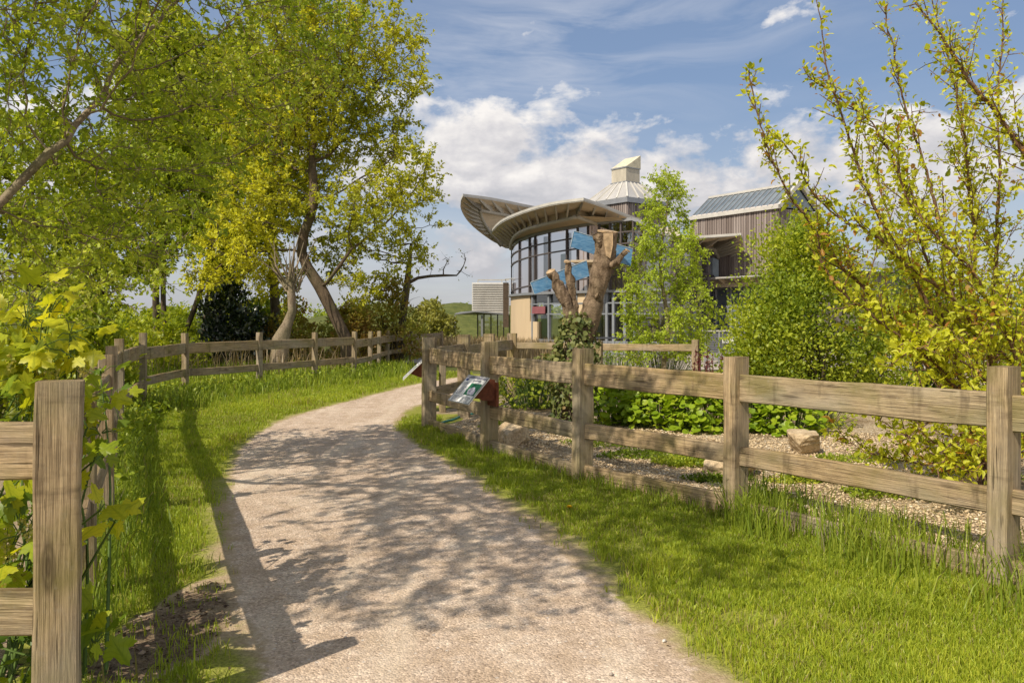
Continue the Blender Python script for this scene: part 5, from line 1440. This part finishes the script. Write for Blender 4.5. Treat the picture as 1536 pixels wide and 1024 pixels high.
# short lawn, both verges
lawn_left = [(-.7, 1.8), (-1.55, 2.2)] + [(x + .05, y) for x, y in LF[:9]] + [(-3.2, 19.5), (-2.2, 21), (-1, 20.5)] + [(p[0] + .15, p[1]) for p in path_left[::-1] if p[1] < 19.5 and p[1] > 1.8]
lawn_right = [(.7, 1.9), (4.4, 1.9)] + [(x - .0, y) for x, y in ((3.75, 2.8), (2.68, 4.33), (1.65, 5.8), (.65, 7.1), (-.22, 8.6), (-1.03, 10.25), (-1.0, 11.4))] + [(p[0] - .12, p[1]) for p in path_right[::-1] if 1.9 < p[1] < 12]
def lawn_keep(P, side):
    pd = path_d(P)
    wv = wear_at(P)
    k = np.clip((pd - wv*.75 + .10*n2(P, 9) + .06*n2(P, 21)) / .20, 0, 1)
    k = np.maximum(k, .05 * (pd > -.05) * (n2(P, 5.5, 2) > .35))          # odd tufts in the soil strip
    k *= np.where(n2(P, 2.6, 7) > .62, .25, 1) 
    k = np.maximum(k, np.where((wv > .5) & (n2(P, 4.7, 1) > -.1), .22, 0) * (pd > .03))
    return k
def mat_thatch():
    t = NT('lawn_thatch')
    w = t.world(); a = t.noise(w, 3.0, 5, .65); b = t.noise(w, 60, 4, .75)
    c = t.ramp(b, [(.3, (.13, .14, .03)), (.5, (.24, .27, .04)), (.72, (.42, .42, .09))])
    c = t.mix(t.ramp(a, [(.5, 0.0), (.72, .7)]), c, (.30, .25, .13))
    t.bsdf(c, .95, .08, t.bump(b, 1.0, .02))
    return t.m
M['thatch'] = mat_thatch()
def thatch_poly(inner, outer, far, near, sgn):
    return [(p[0] + sgn*.75, p[1]) for p in inner if near < p[1] < far] + outer
def dense(L, k=7):
    out = []
    for a, b in zip(L[:-1], L[1:]):
        for i in range(k): out.append(np.array(a) + (np.array(b) - np.array(a))*i/k)
    return out + [np.array(L[-1])]
sheet('lawn', thatch_poly(dense(path_right), [(-1.0, 11.4), (-1.06, 10.2), (-.245, 8.55), (.625, 7.05), (1.625, 5.78), (2.66, 4.31), (3.72, 2.78), (5, .9), (2, .6)], 11.6, .9, 1), .004, M['thatch'], .0)
sheet('lawn', thatch_poly(dense(path_left), [(-3.0, 19.6), (-3.8, 19.1), (-4.33, 17.5), (-5.07, 16.0), (-5.95, 14.5), (-5.72, 12.35), (-4.78, 9.7), (-3.77, 7.5), (-2.93, 5.75), (-2.6, 5.1), (-1.9, 4.9), (-1.3, 4.2), (-1.15, 3.2)], 19.6, 3.3, -1), .004, M['thatch'], .0)
rng = np.random.default_rng(101)
for side, poly, N_ in ((-1, lawn_left, 620000), (1, lawn_right, 720000)):
    P = scatter(poly, N_, rng, lambda P: np.clip(1.25 - P[:, 1]*.07, .22, 1))
    P = P[rng.random(len(P)) < lawn_keep(P, side)]
    pat = n2(P, 1.1, side) * .5 + n2(P, 4.3) * .3
    H = (.026 + .012*pat + .014*rng.random(len(P))) * (1 + .07*P[:, 1])
    cl = np.clip(n2(P, 5.2, 3) * n2(P, 2.1, 1) * 2.2, 0, 1); H = H * (1 + 1.3*cl)
    H = np.clip(H, .012, .2)
    Wd = .0033 * (1 + .13*P[:, 1]) * rng.uniform(.7, 1.3, len(P))
    ti = .54 + .36*pat + rng.normal(0, .17, len(P)); dry = rng.random(len(P)) < .05 + .30*np.clip(n2(P, 1.7, 9), 0, 1); ti[dry] = rng.uniform(0, .08, dry.sum())
    blades('lawn_grass', P, H, Wd, ti, M['grass_lawn'], rng, .55, 'mown grass verge beside the path')
    print('lawn', side, len(P))
# tall grass: right of the path under the near fence bays, foot of both fences
def tall(name, P, h0, h1, w, rng, lean=.45, t0=.5, label=None):
    c = n2(P, 3.3) * .5 + .5
    H = (h0 + (h1 - h0) * rng.random(len(P)) * (.45 + .7*c)); Wd = w * rng.uniform(.6, 1.4, len(P))
    ti = t0 + .2*n2(P, 1.9) + rng.normal(0, .15, len(P)); dry = rng.random(len(P)) < .04; ti[dry] = .02
    return blades(name, P, H, Wd, ti, M['grass_tall'], rng, lean, label, .8)
rng = np.random.default_rng(102)
def near_fence(line, n, sig, rng, a=0, b=None, off=(0, 0)):
    L = np.array(line[a:b], float); seg = np.linalg.norm(np.diff(L, axis=0), axis=1); s = np.r_[0, np.cumsum(seg)]
    u = rng.random(n) * s[-1]; x = np.interp(u, s, L[:, 0]); y = np.interp(u, s, L[:, 1])
    return np.c_[x, y] + rng.normal(0, 1, (n, 2)) * sig + np.array(off)
P = near_fence(RF, 11000, .24, rng, 0, 3, (-.02, .02)); P = P[(P[:, 0] > 1.5)]
P = P[rng.random(len(P)) < np.clip(.55 + .8*n2(P, 2.5), .08, 1)]
tall('tall_grass', P, .10, .42, .0075, rng, .5, .6, 'long grass tufts under the garden fence')
P = np.concatenate([near_fence(RF, 2600, .09, rng, 2, 6, (-.05, -.02)), near_fence(RF, 900, .05, rng, 1, 4)])
tall('tall_grass', P, .05, .17, .006, rng, .5, .5, 'grass tufts along the foot of the garden fence')
P = near_fence(LF, 4600, .13, rng, 0, 5, (.06, -.02)); P = P[(P[:, 1] > 2.7) & (rng.random(len(P)) < np.clip((P[:, 1] - 2.9)/2.2, .12, 1)) & (wear_at(P) < .6)]
tall('tall_grass', P, .08, .30, .0075, rng, .55, .42, 'grass tufts along the foot of the verge fence corner')
P = near_fence(LF, 7500, .34, rng, 5, 12, (.30, -.20))
tall('tall_grass', P, .12, .42, .015, rng, .5, .55, 'long grass along the foot of the far verge fence')
rough = [(-4.0, 8), (-6.3, 14.5), (-4.3, 18.0), (-3.9, 24), (-3.2, 28), (-6, 31), (-14, 30), (-16, 18), (-9, 11)]
P = scatter(rough, 52000, rng, lambda P: np.clip(.55 + .7*n2(P, .8), .1, 1))
tall('tall_grass', P, .14, .40, .022, rng, .5, .55, 'rough grass behind the verge fence')
P = np.concatenate([scatter([(-3.6, 28.5), (1, 24.5), (3, 30), (2, 38), (-6, 38)], 9000, rng)])
blades('reeds', P, rng.uniform(.3, .75, len(P)), np.full(len(P), .03), rng.random(len(P)), M['reed'], rng, .25, 'dry tan reeds beyond the end of the path', .3)
P = scatter([(-14, 16), (-4.2, 20), (-3.5, 27), (-14, 28)], 2400, rng)
blades('dry_stems', P, rng.uniform(.4, 1.0, len(P)), np.full(len(P), .016), rng.random(len(P)), M['reed'], rng, .45, 'dry standing stems below the trees', .3)
# leaf litter and chippings on the bare soil, left foreground
P = scatter([(-.85, 2.3), (-1.5, 2.4), (-2.3, 4.2), (-2.2, 5.2), (-1.2, 5.0), (-1.0, 3.6)], 5200, rng, lambda P: np.where(wear_at(P) > .5, .9, .06) * (path_d(P) > .05))
P = np.r_[P, scatter(path_poly, 3000, rng, lambda P: .05 * (P[:, 1] < 9))]
n = len(P); D = rng.normal(0, 1, (n, 3)) * [1, 1, .25]
link_l = link('leaf_litter', leaf_mesh('leaf_litter', LEAF4, np.c_[P, rng.uniform(.006, .02, n)], D, unit(rng.normal(0, .35, (n, 3)) + [0, 0, 1]), rng.uniform(.012, .035, n), np.clip(rng.normal(.5, .3, n), 0, 1)), M['litter'])
tag(link_l, 'dry leaf litter and chippings on bare soil by the verge fence', None, None, 'stuff')
# clover and low weeds in the verge
P = np.concatenate([near_fence(LF, 2600, .30, rng, 4, 11, (.15, -.1)), near_fence(LF, 320, .12, rng, 2, 5, (.05, 0))])
n = len(P); link_l = link('weeds', leaf_mesh('weeds', LEAF6, np.c_[P, rng.uniform(.03, .32, n)], rng.normal(0, 1, (n, 3)) + [0, 0, .2], unit(rng.normal(0, .4, (n, 3)) + [0, 0, 1]), rng.uniform(.035, .085, n), .45 + rng.normal(0, .2, n)), M['leaf_low'])
tag(link_l, 'broad leaved weeds along the verge fence', None, None, 'stuff')
# mats of creeping plants on the gravel
def mat_plants(px, py, w, d, n, label, t0=.5, h=.07, mat='leaf_low', size=.03):
    c = gnd(px, py); r = np.random.default_rng(int(px))
    a = r.uniform(0, 6.28, n); q = np.sqrt(r.random(n)); P = np.c_[c[0] + np.cos(a)*q*w*(1 + .25*np.sin(3*a + px)), c[1] + np.sin(a)*q*d*(1 + .25*np.cos(2*a)), np.abs(r.normal(0, 1, n))*h*(1 - q*.7) + .012]
    D = unit(r.normal(0, 1, (n, 3)) + [0, 0, .4]); U = unit(r.normal(0, .5, (n, 3)) + [0, 0, 1])
    o = link('creeping_plant', leaf_mesh('creeping_plant', LEAF4, P, D, U, size*r.uniform(.6, 1.4, n), t0 + r.normal(0, .18, n)), M[mat])
    tag(o, label, 'plant', 'creeping plants on the gravel')
mat_plants(1030, 697, .30, .26, 2200, 'bright green creeping mat on the gravel left of the middle fence post', .62)
mat_plants(965, 685, .42, .30, 1300, 'thin brownish green mat nearer the second fence post', .3, .04)
mat_plants(1075, 722, .30, .14, 900, 'dull mossy mat at the foot of the low sandstone rock', .15, .04)
mat_plants(1235, 722, .34, .16, 1500, 'dark green creeping plant right of the middle fence post', .45, .09, size=.04)
mat_plants(770, 640, .40, .30, 1100, 'thin green patch on the gravel behind the board post', .6, .04)
mat_plants(1290, 692, .50, .22, 900, 'sparse green patch behind the flat topped rock', .55, .05)
mat_plants(1185, 725, .20, .10, 420, 'small yellowish tuft beside the dark green creeper', .85, .06)
mat_plants(870, 640, .35, .25, 600, 'low green weeds at the foot of the ivy clad trunk', .5, .06)
mat_plants(905, 668, .45, .35, 800, 'faint mossy patch beside the foot of the ivy clad trunk', .35, .03)
mat_plants(1135, 755, .35, .18, 900, 'ragged weeds at the foot of the bottom rail', .5, .07)
mat_plants(1340, 745, .45, .2, 1300, 'patchy green weeds behind the long grass', .55, .09)
mat_plants(1475, 715, .35, .30, 900, 'grey green creeping plant beside the end fence post', .35, .07)

# heart-leaved planting behind the fence
def leafy_clump(px, py, w, d, h, n, label, mat='leaf_heart', size=.085, tpl=HEART, seed=1, t0=.5, name='leafy_plant', group='heart leaved plants in the garden bed'):
    c = gnd(px, py); r = np.random.default_rng(seed)
    root = thing(name, label, 'plant', c, 0, group)
    a = r.uniform(0, 6.28, n); q = np.sqrt(r.random(n)); dome = np.sqrt(np.clip(1 - q**2, .02, 1))
    L = np.c_[np.cos(a)*q*w, np.sin(a)*q*d, h*(.35 + .65*dome)*r.uniform(.45, 1.0, n)**.6 + .02]
    fr = (np.sin(a) < -.2) & (q > .55); L[fr, 2] *= r.uniform(.12, 1, fr.sum())
    out = np.c_[np.cos(a), np.sin(a), np.full(n, -.35)]; D = unit(out*.7 + r.normal(0, .5, (n, 3)) + [0, -.35, 0]); U = unit(out*[.5, .5, 0] + r.normal(0, .3, (n, 3)) + [0, -.25, .9])
    polys = []
    for i in range(0, n, 3):
        b = np.array([L[i, 0]*.55, L[i, 1]*.55, 0]); polys.append((np.array([b, (b + L[i])/2 + [0, 0, .05*h], L[i]]), np.array([.004, .0035, .0025])))
    link('stems', tubes_mesh('stems', polys), M['stem_green'], root)
    link('foliage', leaf_mesh('foliage', tpl, L, D, U, size*(1 + .3*r.normal(0, 1, n)).clip(.4, 1.6), t0 + .12*(L[:, 2]/h - .5) + r.normal(0, .17, n)), M[mat], root)
leafy_clump(925, 634, .45, .45, .62, 620, 'lush heart leaved plant, leftmost of the row behind the second fence bay', seed=71)
leafy_clump(985, 640, .48, .45, .63, 660, 'lush heart leaved plant in the middle of the row behind the second fence bay', seed=72)
leafy_clump(1048, 645, .45, .45, .60, 620, 'lush heart leaved plant ending the row left of the middle fence post', seed=73)
leafy_clump(1122, 645, .42, .42, .62, 560, 'lush heart leaved plant just right of the middle fence post', seed=74)
leafy_clump(1185, 650, .42, .40, .50, 400, 'lush heart leaved plant behind the flat topped rock', seed=75)
leafy_clump(800, 612, .62, .5, .70, 900, 'light green leafy shrub between board post and ivy clad trunk', 'leaf_haw', .06, LEAF6, 76, .6, 'low_shrub', 'low shrubs around the garden bed')
leafy_clump(770, 590, .55, .5, .62, 700, 'darker green low shrub by the far corner of the garden fence', 'leaf_haw', .06, LEAF6, 77, .35, 'low_shrub', 'low shrubs around the garden bed')
leafy_clump(832, 585, .6, .5, .75, 700, 'low shrub just left of the ivy clad trunk, behind the others', 'leaf_ivy', .07, LEAF6, 78, .6, 'low_shrub', 'low shrubs around the garden bed')
leafy_clump(925, 575, .75, .6, .85, 900, 'dull green low shrub right of the dead trunk under the far rail', 'leaf_haw', .055, LEAF4, 79, .3, 'low_shrub', 'low shrubs around the garden bed')
leafy_clump(995, 575, .7, .6, .95, 900, 'fresh green low shrub at the foot of the birch', 'leaf_haw', .055, LEAF4, 80, .6, 'low_shrub', 'low shrubs around the garden bed')
leafy_clump(1165, 590, .5, .45, .75, 420, 'pale lime leafy plant below the hawthorn bush', 'leaf_heart', .11, LEAF6, 81, .85, 'low_shrub', 'low shrubs around the garden bed')
leafy_clump(1270, 598, .9, .5, .55, 1100, 'green ground cover plant at the foot of the dark bush', 'leaf_low', .07, LEAF6, 82, .6, 'low_shrub', 'low shrubs around the garden bed')
leafy_clump(1390, 600, .9, .5, .5, 900, 'yellowish green ground cover plant below the tall shrub', 'leaf_low', .07, LEAF6, 83, .75, 'low_shrub', 'low shrubs around the garden bed')
leafy_clump(1230, 640, .45, .35, .42, 420, 'low yellow green shrub under the drooping branches', 'leaf_haw', .05, LEAF6, 84, .7, 'low_shrub', 'low shrubs around the garden bed')

# dark red flower spikes
def red_plant(px, py, n, h, label, seed):
    c = gnd(px, py); r = np.random.default_rng(seed); root = thing('red_perennial', label, 'plant', c, 0, 'dark red perennials behind the fence')
    polys, L, D = [], [], []
    for i in range(n):
        b = np.r_[r.normal(0, .14, 2), 0]; t = b + np.r_[r.normal(0, .05, 2), h*r.uniform(.7, 1.1)]; polys.append((np.array([b, (b+t)/2, t]), np.array([.009, .008, .005])))
        for k in range(40):
            f = r.uniform(.15, 1); L.append(b + (t-b)*f + r.normal(0, .012, 3)); D.append(r.normal(0, 1, 3) + [0, 0, .8])
    link('stems', tubes_mesh('stems', polys), M['red_stem'], root)
    L = np.array(L); m = len(L)
    link('leaves', leaf_mesh('leaves', LEAF4, L, np.array(D), unit(r.normal(0, 1, (m, 3))), r.uniform(.03, .065, m), r.random(m)), M['leaf_red'], root)
M['leaf_red'] = mat_leaf('dark_red_leaves', [(0, (.07, .012, .018)), (.7, (.17, .035, .04)), (1, (.12, .10, .03))], .25, .04)
red_plant(1046, 612, 7, .93, 'dark red spiky plant just right of the far rail end post', 1)
red_plant(1064, 614, 7, .95, 'dark red spiky plant immediately left of the middle fence post', 2)

# ------------------------------------------------------------------ lime leaved currant bush at the left
def currant():
    r = np.random.default_rng(91)
    base = np.array([-2.15, 3.25, 0])
    root = thing('currant_bush', 'lime green currant bush with large lobed leaves growing through the verge fence corner', 'bush', base)
    inv = Matrix.Translation(tuple(-base))
    LP, LD, LU, LS, LT, polys, FP = [], [], [], [], [], [], []
    def spray(px, py, Y, n, rad, size, t0, flowers=0):
        c = at(px, py, Y)
        s = base + np.array([r.normal(0, .25), r.normal(0, .15), 0]) ; s[0] = max(s[0], c[0] - .5) if c[0] > -1.5 else s[0]
        m = (s + c)/2 + np.array([r.normal(0, .06), .10, .12]); polys.append((np.array(cat([s, m, c], 10)), np.linspace(.011, .004, 10)))
        for i in range(n):
            o = unit(r.normal(0, 1, 3)) * rad * r.random()**.5
            p = c + o; st = c + o*.15
            d = unit(o/ (rad+1e-6)*.8 + r.normal(0, .45, 3) + np.array([0, -.25, -.35]))
            polys.append((np.array([st, (st+p)/2 + [0, 0, .012], p]), np.array([.003, .0025, .002])))
            LP.append(p); LD.append(d); LU.append(unit(r.normal(0, .42, 3) + np.array([-.2, -.55, .75]))); LS.append(size*r.uniform(.55, 1.25)); LT.append(t0 + r.normal(0, .16))
        for k in range(flowers):
            f = c + r.normal(0, 1, 3)*rad*.45 + [0, -.06, 0]
            polys.append((np.array([f, f + [.004, -.004, -.03], f + [0, -.006, -.065]]), np.array([.0015, .0015, .001])))
            FP.append(np.array([f + np.r_[r.normal(0, .007, 2), -r.uniform(.0, .07)] for j in range(26)]))
    for px, py, Y, n, rad, size, t0, fl in ((40, 480, 3.5, 16, .20, .15, .95, 0), (75, 470, 3.6, 12, .16, .15, .95, 0), (25, 540, 3.4, 14, .20, .13, .75, 0), (80, 545, 3.4, 14, .18, .12, .70, 3), (115, 555, 3.5, 12, .14, .11, .65, 2), (50, 600, 3.3, 14, .2, .12, .5, 2), (-30, 500, 3.4, 14, .22, .14, .8, 0), (-20, 590, 3.2, 12, .2, .13, .5, 0),
                                           (110, 600, 3.7, 12, .18, .11, .45, 0), (70, 660, 3.4, 14, .2, .12, .4, 0), (10, 680, 3.3, 14, .2, .12, .35, 0), (30, 800, 2.95, 8, .11, .13, .6, 3), (60, 775, 2.95, 6, .09, .14, .7, 0), (15, 850, 2.95, 7, .10, .12, .65, 4), (50, 835, 3.0, 7, .10, .12, .55, 0), (20, 760, 3.2, 12, .16, .12, .4, 0), (10, 740, 3.0, 8, .12, .12, .5, 2),
                                           (20, 960, 3.0, 9, .13, .12, .25, 0), (50, 985, 3.0, 7, .10, .12, .3, 0), (20, 1010, 2.9, 6, .10, .12, .3, 0), (15, 905, 3.15, 9, .15, .11, .2, 0), (60, 900, 3.2, 9, .14, .11, .2, 0),
                                           (142, 690, 3.05, 5, .07, .10, .5, 0), (150, 765, 2.95, 4, .06, .13, .75, 0), (172, 782, 2.9, 3, .05, .12, .8, 0), (138, 915, 2.95, 4, .06, .13, .45, 0), (142, 965, 2.9, 4, .07, .12, .35, 0), (132, 640, 3.3, 5, .08, .09, .5, 0), (60, 520, 3.3, 14, .18, .12, .9, 2), (105, 500, 3.5, 12, .15, .11, .9, 0), (125, 600, 3.6, 10, .13, .09, .7, 0), (150, 650, 3.6, 8, .10, .08, .55, 0), (150, 560, 4.1, 7, .12, .09, .45, 0), (165, 600, 4.4, 6, .12, .08, .4, 0)):
        spray(px, py, Y, n, rad, size, t0, fl)
    link('stems', tubes_mesh('stems', polys), M['stem_green'], root, inv)
    n = len(LP); link('foliage', leaf_mesh('foliage', LOBED, np.array(LP), np.array(LD), np.array(LU), np.array(LS), np.array(LT), None, r.uniform(.3, 2.6, n), True), M['leaf_currant'], root, inv)
    M['tassel'] = mat_leaf('pale_tassel_flowers', [(0, (.30, .30, .05)), (1, (.58, .52, .13))], .3, .03)
    for FP_ in FP:
        m = len(FP_); link('flower_cluster', leaf_mesh('flower_cluster', LEAF4, FP_, r.normal(0, 1, (m, 3)), unit(r.normal(0, 1, (m, 3))), np.full(m, .013), r.random(m), np.full(m, 1.8)), M['tassel'], root, inv)
currant()

# ------------------------------------------------------------------ information boards
def info_board(tl, tr, br, bl, label, posts, printed=True):
    tl, tr, br, bl = [np.array(v, float) for v in (tl, tr, br, bl)]
    c = (tl + tr + br + bl) / 4
    ex, ey = (tr - tl), (bl - tl); nn = unit(np.cross(ey, ex)); nn = nn if nn[2] > 0 else -nn
    root = thing('information_board', label, 'sign', c, 0, 'information boards on the fences'); inv = Matrix.Translation(tuple(-c))
    def put(mb, name, mat, parent=root):
        o = mb.build(name, M[mat], parent)
        if parent is root: o.matrix_local = inv
        return o
    def quad(u0, v0, u1, v1, lift): return [tl + ex*u + ey*v + nn*lift for u, v in ((u0, v0), (u1, v0), (u1, v1), (u0, v1))]
    mb = MB(); mb.slab(quad(0, 0, 1, 1, 0), nn * .012); pn = put(mb, 'panel', 'white')
    mb = MB()
    for (a, b) in ((quad(0, 0, 1, .02, .011), 0), (quad(0, .98, 1, 1, .011), 0), (quad(0, 0.02, .018, .98, .011), 0), (quad(.982, .02, 1, .98, .011), 0)): mb.slab(a, nn * .006)
    put(mb, 'panel_frame', 'grey_metal', pn)
    if printed:
        r = random.Random(4)
        mb = MB(); mb.slab(quad(.03, .03, .97, .11, .0125), nn*.001); mb.slab(quad(.42, .15, .78, .19, .0125), nn*.001); 
        y = .26
        while y < .72:
            mb.slab(quad(.06, y, .06 + r.uniform(.22, .33), y + .011, .0125), nn*.0008); y += .026
        y = .76
        while y < .95:
            mb.slab(quad(.06, y, .06 + r.uniform(.3, .4), y + .011, .0125), nn*.0008); mb.slab(quad(.54, y, .54 + r.uniform(.3, .39), y + .011, .0125), nn*.0008); y += .026
        put(mb, 'text_lines', 'ink', pn)
        mb = MB(); mb.slab(quad(.05, .12, .17, .21, .0128), nn*.001); put(mb, 'logo', 'ink_blue', pn)
        mb = MB(); mb.slab(quad(.44, .27, .95, .70, .0128), nn*.001); put(mb, 'picture', 'ink_green', pn)
        mb = MB()
        for u, v, s in ((.62, .52, .10), (.70, .47, .09), (.76, .55, .11), (.66, .60, .10), (.80, .62, .09)):
            mb.slab([tl + ex*(u + s*math.cos(a)) + ey*(v + s*.8*math.sin(a)) + nn*(.0142 + .0004*s) for a in np.linspace(0, 6.28, 11)[:-1]], nn*.0006)
        put(mb, 'picture_motif', 'ink_pale', pn)
    # stained wedge bracket under the board, out to the post
    mb = MB()
    for f in (.25, .75):
        a, b = tl + ex*f - nn*.002, bl + ex*f - nn*.002
        low = np.array([a[0], a[1], b[2] + .02]) + posts
        mb.slab([a, a*.35 + b*.65, low*.6 + np.array([b[0], b[1], b[2]])*.4 + [0, 0, .02], low, np.array([low[0], low[1], a[2] - .02])], unit(ex)*.03)
    put(mb, 'bracket', 'brown_paint')
    mb = MB(); p0 = tl + ex*.12 + posts; mb.slab([p0 - [0, 0, .05], tr - ex*.12 + posts - [0, 0, .05], tr - ex*.12 + posts - [0, 0, .30], p0 - [0, 0, .30]], posts * .3 + [0, 0, 0]); put(mb, 'back_board', 'brown_paint')
Yb = 8.62
tl = at(704.4, 563.2, Yb); tr = at(735.2, 567.8, Yb - .41); ex = tr - tl
dn = np.array([-.245*.88, -.245*.47, -.262]); 
info_board(tl, tr, tr + dn, tl + dn, 'white printed information board with green picture, tilted on a fence post beside the path', np.array([.09, .045, 0]))
tl = np.array([-1.40, 12.42, .79]); tr = np.array([-1.345, 11.97, .79]); dn = np.array([-.285, -.03, -.27])
info_board(tl, tr, tr + dn, tl + dn, 'tilted board seen edge on with red brown back, beside the far bend of the path', np.array([.13, .05, 0]))
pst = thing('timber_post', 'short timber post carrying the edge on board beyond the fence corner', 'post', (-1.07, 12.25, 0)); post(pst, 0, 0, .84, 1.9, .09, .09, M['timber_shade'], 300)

# ------------------------------------------------------------------ small things
def hose():
    P_ = cat([gnd(655, 640), gnd(668, 634), gnd(680, 631), gnd(694, 625), gnd(712, 622)], 24); P_[:, 2] = .02
    mb = MB(); mb.tube(P_, np.full(24, .014), 7); o = mb.build('garden_hose', M['hose'], None, True); tag(o, 'short length of teal garden hose on the soil inside the fence corner', 'hose')
hose()
def dandelion(px, py):
    c = gnd(px, py); c[2] = 0; root = thing('dandelion', 'single yellow dandelion flower in the right verge', 'flower', c)
    mb = MB(); mb.tube([(0, 0, 0), (.004, 0, .04), (.006, -.004, .085)], [.003, .003, .003], 5); mb.build('stem', M['stem_green'], root)
    r = np.random.default_rng(2); n = 70; a = r.uniform(0, 6.28, n); D = np.c_[np.cos(a), np.sin(a), r.uniform(.1, 1.2, n)]
    link('flower_head', leaf_mesh('flower_head', LEAF4, np.tile([.006, -.004, .085], (n, 1)), D, np.tile([0, 0, 1.0], (n, 1)) + r.normal(0, .2, (n, 3)), np.full(n, .024), r.random(n), np.full(n, .7)), M['yellow'], root)
dandelion(853, 778)
def bench():
    c = np.array([at(915, 505, 27)[0], 27.0, 0]); root = thing('bench', 'dark metal bench in front of the curved glass wall', 'bench', c)
    mb = MB(); mb.box((-.8, -.22, .74), (.8, .22, .79)); mb.build('seat', M['dark_metal'], root)
    for s in (-.65, .65):
        mb = MB(); mb.bar((s, -.18, 0), (s, -.12, .74), .05, .05); mb.bar((s, .18, 0), (s, .12, .74), .05, .05); mb.bar((s, -.14, .4), (s, .14, .4), .04, .04); mb.build('leg', M['dark_metal'], root)
bench()
def railing():
    Y = 25.0; x0, x1 = at(1058, 500, Y)[0], at(1120, 500, Y)[0]
    c = np.array([(x0 + x1)/2, Y, 0]); L = (x1 - x0)/2; root = thing('metal_railing', 'grey metal railing with wire mesh panel in front of the glass doors', 'railing', c)
    for x in np.linspace(-L, L, 4):
        mb = MB(); mb.bar((x, 0, 0), (x, 0, 1.02), .05, .05); mb.build('post', M['grey_metal'], root)
    mb = MB(); mb.bar((-L-.1, 0, 1.04), (L+.1, 0, 1.04), .06, .05); mb.build('handrail', M['zinc'], root)
    mb = MB()
    for z in np.linspace(.12, .95, 16): mb.bar((-L, .01, z), (L, .01, z), .012, .012)
    for x in np.linspace(-L, L, 40): mb.bar((x, .025, .12), (x, .025, .95), .012, .012)
    mb.build('mesh_panel', M['grey_metal'], root)
    p = at(1092, 510, Y - .06); s = thing('small_sign', 'small white sign with lines of print fixed on the metal railing', 'sign', p)
    mb = MB(); mb.box((-.18, 0, -.085), (.18, .015, .085)); mb.build('plate', M['white'], s)
    mb = MB()
    for k in range(3): mb.box((-.155, -.004, .035 - k*.045), (.13 - .04*(k % 2), .001, .053 - k*.045))
    mb.build('print', M['ink'], s)
railing()

# ------------------------------------------------------------------ distance: mound, tree line
def mound():
    n, m = 40, 14; V = []
    for j in range(m):
        for i in range(n):
            x = -26 + 32*i/(n-1); y = 62 + 30*j/(m-1)
            fx = max(0, min(1, (x + 24)/10)) * max(0, min(1, (8 - x)/6)); fy = math.sin(math.pi*j/(m-1))
            V.append((x, y, -.05 + (2.7 + .25*math.sin(x*.9)) * fx * fy))
    f = [(j*n+i, j*n+i+1, (j+1)*n+i+1, (j+1)*n+i) for j in range(m-1) for i in range(n-1)]
    me = bpy.data.meshes.new('hill'); me.from_pydata(V, [], f); me.polygons.foreach_set('use_smooth', np.ones(len(f), bool)); me.update()
    t = NT('hill_grass'); w = t.world(); a = t.noise(w, 1.3, 6, .7); t.bsdf(t.ramp(a, [(.3, (.06, .08, .022)), (.7, (.16, .17, .05))]), .95, .1, t.bump(a, .8, .3))
    tag(link('hill', me, t.m), kind='structure')
mound()
rng = np.random.default_rng(303)
Pn, Sz, Tn = [], [], []
for k in range(150):
    x = rng.uniform(-130, 130); y = rng.uniform(135, 170); h = rng.uniform(1.6, 4.6); n = 240
    v = unit(rng.normal(0, 1, (n, 3))) * rng.random((n, 1))**.3 * [h*.9, h*.7, h*.55] + [x, y, h*.5]
    Pn.append(v); Sz.append(np.full(n, .6)); Tn.append(np.full(n, rng.uniform(.2, .7)))
Pn = np.concatenate(Pn); n = len(Pn)
link_l = link('distant_woodland', leaf_mesh('distant_woodland', LEAF4, Pn, rng.normal(0, 1, (n, 3)), unit(rng.normal(0, .7, (n, 3)) + [0, 0, .5]), np.concatenate(Sz), np.concatenate(Tn) + rng.normal(0, .15, n)), M['leaf_thin'])
tag(link_l, 'far line of trees and scrub along the horizon', None, None, 'stuff')
